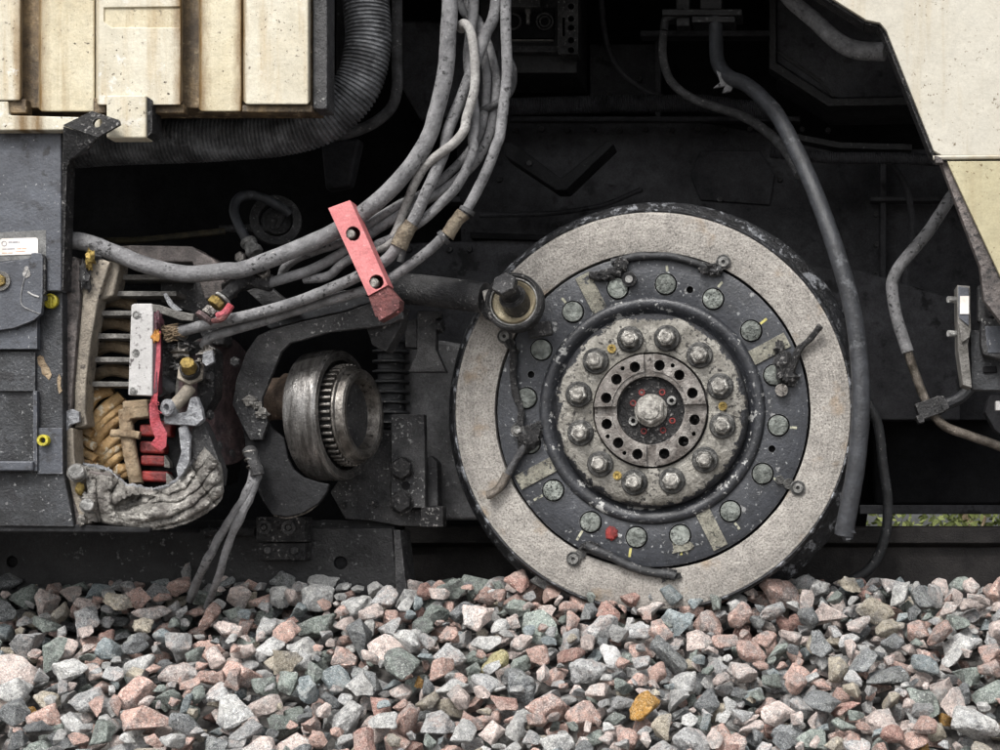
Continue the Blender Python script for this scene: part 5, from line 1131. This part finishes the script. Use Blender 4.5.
# ================================================================== LOWER BEAMS AND RAIL
bm_ = thing('bogie_beam', P(200, 590, .1), 'black lower beam lying just above the ballast on the left', 'beam')
b = MB(); b.extr([P(x, y, .10) for x, y in ((-220, 531), (393, 527), (396, 570), (402, 610), (-220, 610))], Vector((0, .08, 0)));  fb = part('beam_face', b, M['beam'], bm_, bev=.004)
hc = MB(); hc.cyl(P(338, 563, .08), (0, 1, 0), 6.5 * px, .03, 22); hc.cyl(P(8, 562, .08), (0, 1, 0), 5.5 * px, .03, 22); hc.v = [v - wl(bm_) for v in hc.v]; cut(fb, hc, M['blackdeep'])
b = MB(); b.extr(T((393.5, 530, .09), (400, 530, .09), (405, 575, .09), (410, 612, .09), (397, 612, .09)), Vector((0, .1, 0))); part('beam_end', b, M['darkcast'], bm_, bev=.002)
b = MB(); b.extr(T((-220, 520, .14), (395, 520, .14), (395, 530, .14), (-220, 530, .14)), Vector((0, .1, 0))); part('top_flange', b, M['beam'], bm_, bev=.002)
bk_ = thing('bolted_block', P(282, 560, .07), 'small black block with four bolt heads, fixed to the lower beam', 'block')
b = MB(); b.pbox(256, 517, 305, 542, .045, .06); part('upper_block', b, M['oily'], bk_, bev=.003)
b = MB(); b.pbox(258, 543, 305, 560, .05, .05); part('lower_block', b, M['oily'], bk_, bev=.003)
for (x, y, r) in ((264.5, 527.5, 7), (289, 527.5, 7), (268, 550.5, 4), (295, 550.5, 4)):
    b = MB()
    if r == 7: b.ring(P(x, y, .045), (0, -1, 0), r * px, 3.8 * px, .006, 24); b.cyl(P(x, y, .045), (0, -1, 0), 2.6 * px, .006, 12)
    else: hexnut(b, P(x, y, .05), (0, -1, 0), r * px, .006)
    part('bolt_head', b, M['darkcast'], bk_, bev=.001)
b = MB(); b.tube(T((205, 533, .07), (225, 532, .07), (256, 532, .06)), 5 * px, 12, 4); tag(part('pipe', b, M['oily'], None), 'short black pipe stub left of the bolted block', 'pipe')
rl = thing('rail', P(800, 590, .45), 'dark rusty rail running behind the wheel, seen at the right', 'rail')
yr = .45
b = MB(); b.extr([Vector((-4, yr + a, P(0, y, yr).z)) for a, y in ((0, 528), (0, 543), (.02, 547), (.05, 547), (.07, 543), (.07, 528), (.06, 526), (.01, 526))], Vector((7, 0, 0))); part('rail_head', b, M['rail'], rl, bev=.002)
b = MB(); b.extr([Vector((-4, yr + .028, P(0, 546, yr).z)), Vector((-4, yr + .045, P(0, 546, yr).z)), Vector((-4, yr + .045, P(0, 620, yr).z)), Vector((-4, yr + .028, P(0, 620, yr).z))], Vector((7, 0, 0))); part('rail_web', b, M['rail'], rl)

# ================================================================== LOOPED HOSE AND VALVE BEHIND
ctube('looped_hose', [(262, 270, .0), (256, 258, -.01), (250, 246, -.01), (240, 228, .0), (234, 212, .02), (238, 199, .04), (250, 195, .06), (265, 199, .08), (278, 206, .1), (289, 213, .12)], 4.8, M['darkhose'], 'small black hose looping over to the dim valve behind the thick cable', 'hose', seg=14)
ff = thing('hose_fitting', P(252, 252, -.02), 'grey crimped hose end fitting just above the thick cable', 'fitting')
fa = (P(261, 262, -.03) - P(249, 243, -.02)).normalized()
b = MB(); b.lathe([(6.8 * px, 0), (8.2 * px, .004), (8.2 * px, .012), (7 * px, .014), (7 * px, .026), (8.4 * px, .028), (8.4 * px, .038), (7 * px, .041)], P(247, 240, -.025), fa, 24); part('crimp_sleeve', b, M['steelbright'], ff)
b = MB(); hexnut(b, P(242, 258, -.04), (-.3, -1, .1), 6 * px, .012); part('side_bolt', b, M['steel'], ff, bev=.001)
b = MB(); hexnut(b, P(265, 274, -.21), (-.1, -1, .3), 6.2 * px, .014); tag(part('lug_bolt', b, M['steel'], None, bev=.001), 'dirty bolt on the terminal lug just below the thick cable', 'bolt')
b = MB(); b.tube(T((226, 289, -.19), (240, 283, -.2), (258, 281, -.2), (272, 283, -.2)), (7 * px, 8 * px), 14, 6, wob=.3); tag(part('terminal_lug', b, M['oily'], None), 'oily black terminal lug below the thick cable', 'lug')
b = MB(); b.extr(T((240, 285, -.15), (262, 280, -.15), (300, 312, -.15), (285, 318, -.15), (262, 305, -.15)), Vector((0, .03, 0))); tag(part('lug_bracket', b, M['darkcast'], None, bev=.003), 'dark bracket plate under the terminal lug', 'bracket')
vv = thing('round_valve', P(275, 245, .25), 'dim round grey valve behind the looped hose', 'valve')
b = MB(); b.ring(P(276, 222, .18), (.3, -1, 0), 26 * px, 17 * px, .03, 36); part('valve_rim', b, M['darkcast'], vv, bev=.003)
b = MB(); b.lathe([(16 * px, 0), (14 * px, .02), (6 * px, .03)], P(277, 222, .20), (.3, -1, 0), 30); part('valve_face', b, M['darkcast'], vv)
b = MB(); b.tube(T((220, 229, .2), (250, 228, .2), (275, 228, .18), (283, 212, .17), (292, 210, .16)), 4 * px, 10, 6); part('valve_pipe', b, M['darkcast'], vv)
b = MB(); b.tube(T((100, 241, .1), (140, 240, .12), (180, 236, .15), (225, 231, .18)), 3.6 * px, 8, 6); tag(part('pipe', b, mat('dull_brass_pipe', (.11, .09, .05), (.03, .03, .028), .5, .3, 20), None), 'dull yellowish pipe passing behind the top of the motor', 'pipe')

# ================================================================== UNDERFRAME behind
uf = thing('underframe', (0, 1.4, 1.2), 'black underside of the carriage behind and above the wheel', 'underframe')
def upoly(name, poly, Y, d, m, bev=.004, par=uf):
    b = MB(); b.extr([P(x, y, Y) for x, y in poly], Vector((0, d, 0))); return part(name, b, M[m], par, bev=bev)
zt = P(0, -60, 0).z
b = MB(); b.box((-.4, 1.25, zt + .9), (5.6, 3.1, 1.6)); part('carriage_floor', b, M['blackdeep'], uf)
b = MB(); b.box((-.4, -.30, zt + 1.2), (5.6, .04, 1.4)); part('carriage_side', b, M['skirt'], uf)
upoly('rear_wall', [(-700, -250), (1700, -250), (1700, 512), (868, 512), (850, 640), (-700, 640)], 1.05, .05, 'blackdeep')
upoly('rear_panel', [(455, 118), (700, 122), (860, 150), (1000, 170), (1000, 420), (470, 420)], .80, .05, 'panelback')
upoly('rear_panel_lower', [(380, 244), (540, 238), (860, 270), (960, 300), (960, 420), (380, 420)], .62, .05, 'panelback')
upoly('rear_edge_strip', [(470, 232), (640, 238), (640, 243), (470, 238)], .60, .05, 'blackdeep', .001)
upoly('rear_edge_strip', [(830, 148), (960, 150), (960, 156), (830, 154)], .55, .05, 'panelback', .001)
upoly('rear_block', [(395, 20), (500, 20), (505, 115), (420, 120), (400, 85)], .55, .1, 'panelback', .01)
upoly('lower_right_member', [(860, 505), (1400, 505), (1400, 514), (860, 514)], .75, .05, 'panelback', .002)
upoly('lower_bracket', [(868, 380), (940, 360), (985, 400), (1030, 505), (875, 505)], .85, .08, 'blackdeep', .01)
b = MB(); b.extr(T((990, 395, .1), (1010, 395, .1), (1010, 440, .1), (995, 430, .1), (985, 412, .1)), Vector((0, .05, 0))); part('small_gusset', b, M['panelback'], uf, bev=.002)
for k, (x0, x1, y0, y1, Y) in enumerate(((640, 770, 30, 36, .72), (590, 660, 44, 110, .86), (655, 661, 36, 118, .80), (480, 800, 116, 121, .78), (400, 460, 196, 202, .58), (870, 1000, 196, 201, .72), (880, 886, 160, 420, .74), (930, 940, 300, 420, .7))):
    upoly('frame_strip', [(x0, y0), (x1, y0), (x1, y1), (x0, y1)], Y, .05, 'panelback', .003)
b = MB()
for (x, y, Y) in [(490 + 26 * k, 130 + (k % 2), .80) for k in range(14)] + [(500, 180, .8), (640, 190, .8), (560, 225, .8), (720, 200, .8), (780, 180, .8), (600, 60, .86), (610, 95, .86), (640, 80, .86)] + [(876, 215 + 30 * k, .72) for k in range(7)] + [(410 + 20 * k, 250, .62) for k in range(4)]:
    if b is not None:
        hexnut(b, Vector((0, 0, 0)), (0, -1, 0), 3.6 * px, .012); fb0 = part('frame_bolt', b, M['beam'], uf, local=True); fb0.location = P(x, y, Y) - wl(uf); b = None
    else: inst(fb0, uf, P(x, y, Y) - wl(uf), (0, x, 0))
for (pts, r) in (([(480, 215, .7), (540, 214, .7), (600, 206, .7), (640, 190, .72)], 3), ([(600, -10, .7), (606, 40, .7), (620, 70, .7), (655, 95, .72), (700, 100, .75)], 3.5), ([(880, 150, .6), (905, 185, .6), (912, 230, .62), (905, 300, .65), (925, 380, .65)], 4)):
    b = MB(); b.tube([P(*p) for p in pts], r * px, 10, 8, wob=.1); part('conduit_run', b, M['panelback'], uf)
b = MB(); b.extr([P(x, y, .79) for x, y in ((700, 150), (760, 150), (775, 175), (770, 205), (700, 200), (690, 175))], Vector((0, .02, 0))); part('welded_patch', b, M['panelback'], uf, bev=.004)
# V bracket
vb = thing('v_bracket', P(560, 195, .5), 'dim V-shaped bracket hanging above the left of the wheel', 'bracket')
b = MB(); b.extr([P(x, y, .5) for x, y in ((502, 142), (512, 142), (561, 178), (608, 140), (614, 144), (566, 190), (556, 190), (505, 156))], Vector((0, .09, 0))); part('bent_plate', b, M['black'], vb, bev=.003)
b = MB(); hexnut(b, P(530, 164, .5), (0, -1, 0), 3.4 * px, .012); part('bolt', b, M['darkcast'], vb)
# ribbed conduit
cp_ = resample(T((505, 107, .62), (600, 104, .62), (700, 103, .62), (775, 112, .62)), .003)
b = MB(); b.tube(cp_, 10.5 * px, 16, 0, rf=lambda t, i: 1.0 if i % 2 else .88); tag(part('ribbed_conduit', b, M['panelback'], None, ang=60), 'dim ribbed conduit running level above the wheel', 'conduit')
cp_ = resample(T((770, 152, .5), (830, 158, .5), (900, 158, .5), (960, 162, .5)), .003)
b = MB(); b.tube(cp_, 7 * px, 14, 0, rf=lambda t, i: 1.0 if i % 2 else .88); tag(part('ribbed_conduit', b, M['panelback'], None, ang=60), 'dim ribbed conduit below the chamfered box, by the right skirt panel', 'conduit')
# hose flange at the top of the long hose
hf = thing('pipe_flange', P(706, 25, .3), 'dark bolted pipe flange carrying the top of the long hose', 'flange')
b = MB(); b.pbox(662, 9, 742, 15, .28, .08); b.pbox(692, 16, 735, 22, .28, .07); part('flange_plate', b, M['beam'], hf, bev=.002)
b = MB(); b.pbox(676, -20, 690, 26, .30, .05); b.pbox(700, -20, 722, 9, .29, .05); part('flange_neck', b, M['beam'], hf, bev=.004)
b = MB(); b.tube(T((664, 30, .3), (667, 18, .3), (684, 12, .3)), 4.5 * px, 10, 5); part('elbow', b, M['beam'], hf)
b = MB(); b.extr(T((716, 70, .23), (727, 76, .23), (735, 82, .23), (731, 91, .23), (722, 93, .23), (725, 86, .23), (713, 88, .23), (720, 82, .23)), Vector((0, .01, 0))); part('torn_clip', b, M['cable'], hf, bev=.001)
# chamfered box
cb_ = thing('chamfered_box', P(830, 100, .5), 'dim dark box with a chamfered corner behind the right skirt panel', 'box')
upoly('box_face', [(776, -80), (960, -80), (960, 96), (832, 98), (776, 62)], .55, .3, 'panelback', .006, cb_)
upoly('box_rim', [(769, -80), (776, -80), (776, 62), (832, 98), (960, 96), (960, 104), (828, 106), (769, 68)], .52, .06, 'beam', .003, cb_)
upoly('box_seam', [(832, 97), (836, 97), (820, 78), (776, 48), (776, 52), (818, 82)], .545, .02, 'beam', .001, cb_)
upoly('lower_ledge', [(798, 134), (840, 142), (912, 144), (912, 150), (838, 148), (798, 140)], .5, .05, 'beam', .002, cb_)
# equipment rack at top centre
er = thing('equipment_rack', P(545, 75, .5), 'dim equipment rack with round holes at the top centre', 'equipment rack')
upoly('rack_frame', [(480, -60), (577, -60), (577, 73), (480, 73)], .56, .2, 'beam', .004, er)
fr3 = upoly('side_plate', [(558, -60), (578, -60), (578, 54), (558, 54)], .50, .05, 'darkcast', .003, er)
hc = MB()
for y in (4, 16.5, 25.5, 38, 48): hc.cyl(P(570, y, .48), (0, 1, 0), 3.6 * px, .05, 16)
hc.pbox(561, 15, 564, 34, .48, .04); hc.v = [v - wl(er) for v in hc.v]
for md in list(fr3.modifiers): fr3.modifiers.remove(md)
cut(fr3, hc, M['blackdeep'])
upoly('recess_shade', [(505, 8), (554, 8), (554, 38), (505, 38)], .545, .01, 'blackdeep', .001, er)  # raised near-black sheet stands in for the shade of a pocket
upoly('lower_bar', [(505, 46), (560, 46), (560, 52), (505, 52)], .53, .04, 'darkcast', .003, er)
upoly('trim_line', [(512, 39.5), (553, 39.5), (553, 40.6), (512, 40.6)], .535, .01, 'fin', 0, er)
upoly('top_block', [(505, -60), (540, -60), (540, 7), (505, 7)], .50, .05, 'darkcast', .003, er)
for rr2 in (10, 6.5):
    b = MB(); b.ring(P(545, 22, .54), (0, -1, 0), rr2 * px, (rr2 - 1.6) * px, .006, 28); part('socket_ring', b, M['darkcast'], er)
b = MB(); b.ring(P(513, 22, .54), (0, -1, 0), 10 * px, 8 * px, .006, 28); part('socket_ring', b, M['darkcast'], er)
b = MB(); b.lathe([(3.4 * px, 0), (3.4 * px, .012), (2 * px, .014), (2 * px, .04)], P(528, 9, .52), (0, 0, -1), 12); part('fitting_pin', b, M['steelbright'], er)
# side frame behind the cream container
lb2 = thing('side_frame', P(270, 110, .2), 'dark bent frame post behind the corrugated hose', 'frame')
apoly('post', [(336, -60), (350, -60), (350, 100), (336, 112)], .12, .04, 'beam', .004, lb2)
apoly('cross_member', [(320, 140), (360, 138), (350, 185), (325, 190)], .3, .05, 'panelback', .01, lb2)

# ================================================================== SHRUBS beyond the track
def shrub(x, y, z, r, seed, lab):
    rr = random.Random(seed); t = thing('shrub', (x, y, z), lab, 'shrub', 'shrubs beyond the track')
    b = MB()
    for k in range(5):
        b.tube([(x, y, z), (x + rr.uniform(-.3, .3) * r, y + rr.uniform(-.2, .2) * r, z + .5 * r), (x + rr.uniform(-.8, .8) * r, y + rr.uniform(-.5, .5) * r, z + r)], .012, 5, 3)
    part('stem', b, M['tanpale'], t)
    b = MB()
    for k in range(1300):
        d = Vector((rr.gauss(0, .42), rr.gauss(0, .35), abs(rr.gauss(0, .5)))) * r; c = Vector((x, y, z)) + d
        a = Vector((rr.gauss(0, 1), rr.gauss(0, 1), rr.gauss(0, 1))).normalized() * .035; e = a.cross(Vector((rr.gauss(0, 1), rr.gauss(0, 1), rr.gauss(0, 1)))).normalized() * .016
        b.add([c - a, c + e, c + a, c - e], [(0, 1, 2, 3)])
    o_ = part('foliage', b, M['grass'], t); o_['kind'] = 'stuff'
for k, (x, r, lab) in enumerate(((-.2, .75, 'yellow-green shrub seen through the gap right of the wheel, its left end'), (.9, .8, 'yellow-green shrub seen through the middle of the gap right of the wheel'), (2.0, .8, 'yellow-green shrub at the right end of the gap under the train'), (3.2, .8, 'yellow-green shrub beyond the right edge of the gap'))):
    shrub(x + .2, 6.6, .45, r, 300 + k, lab)
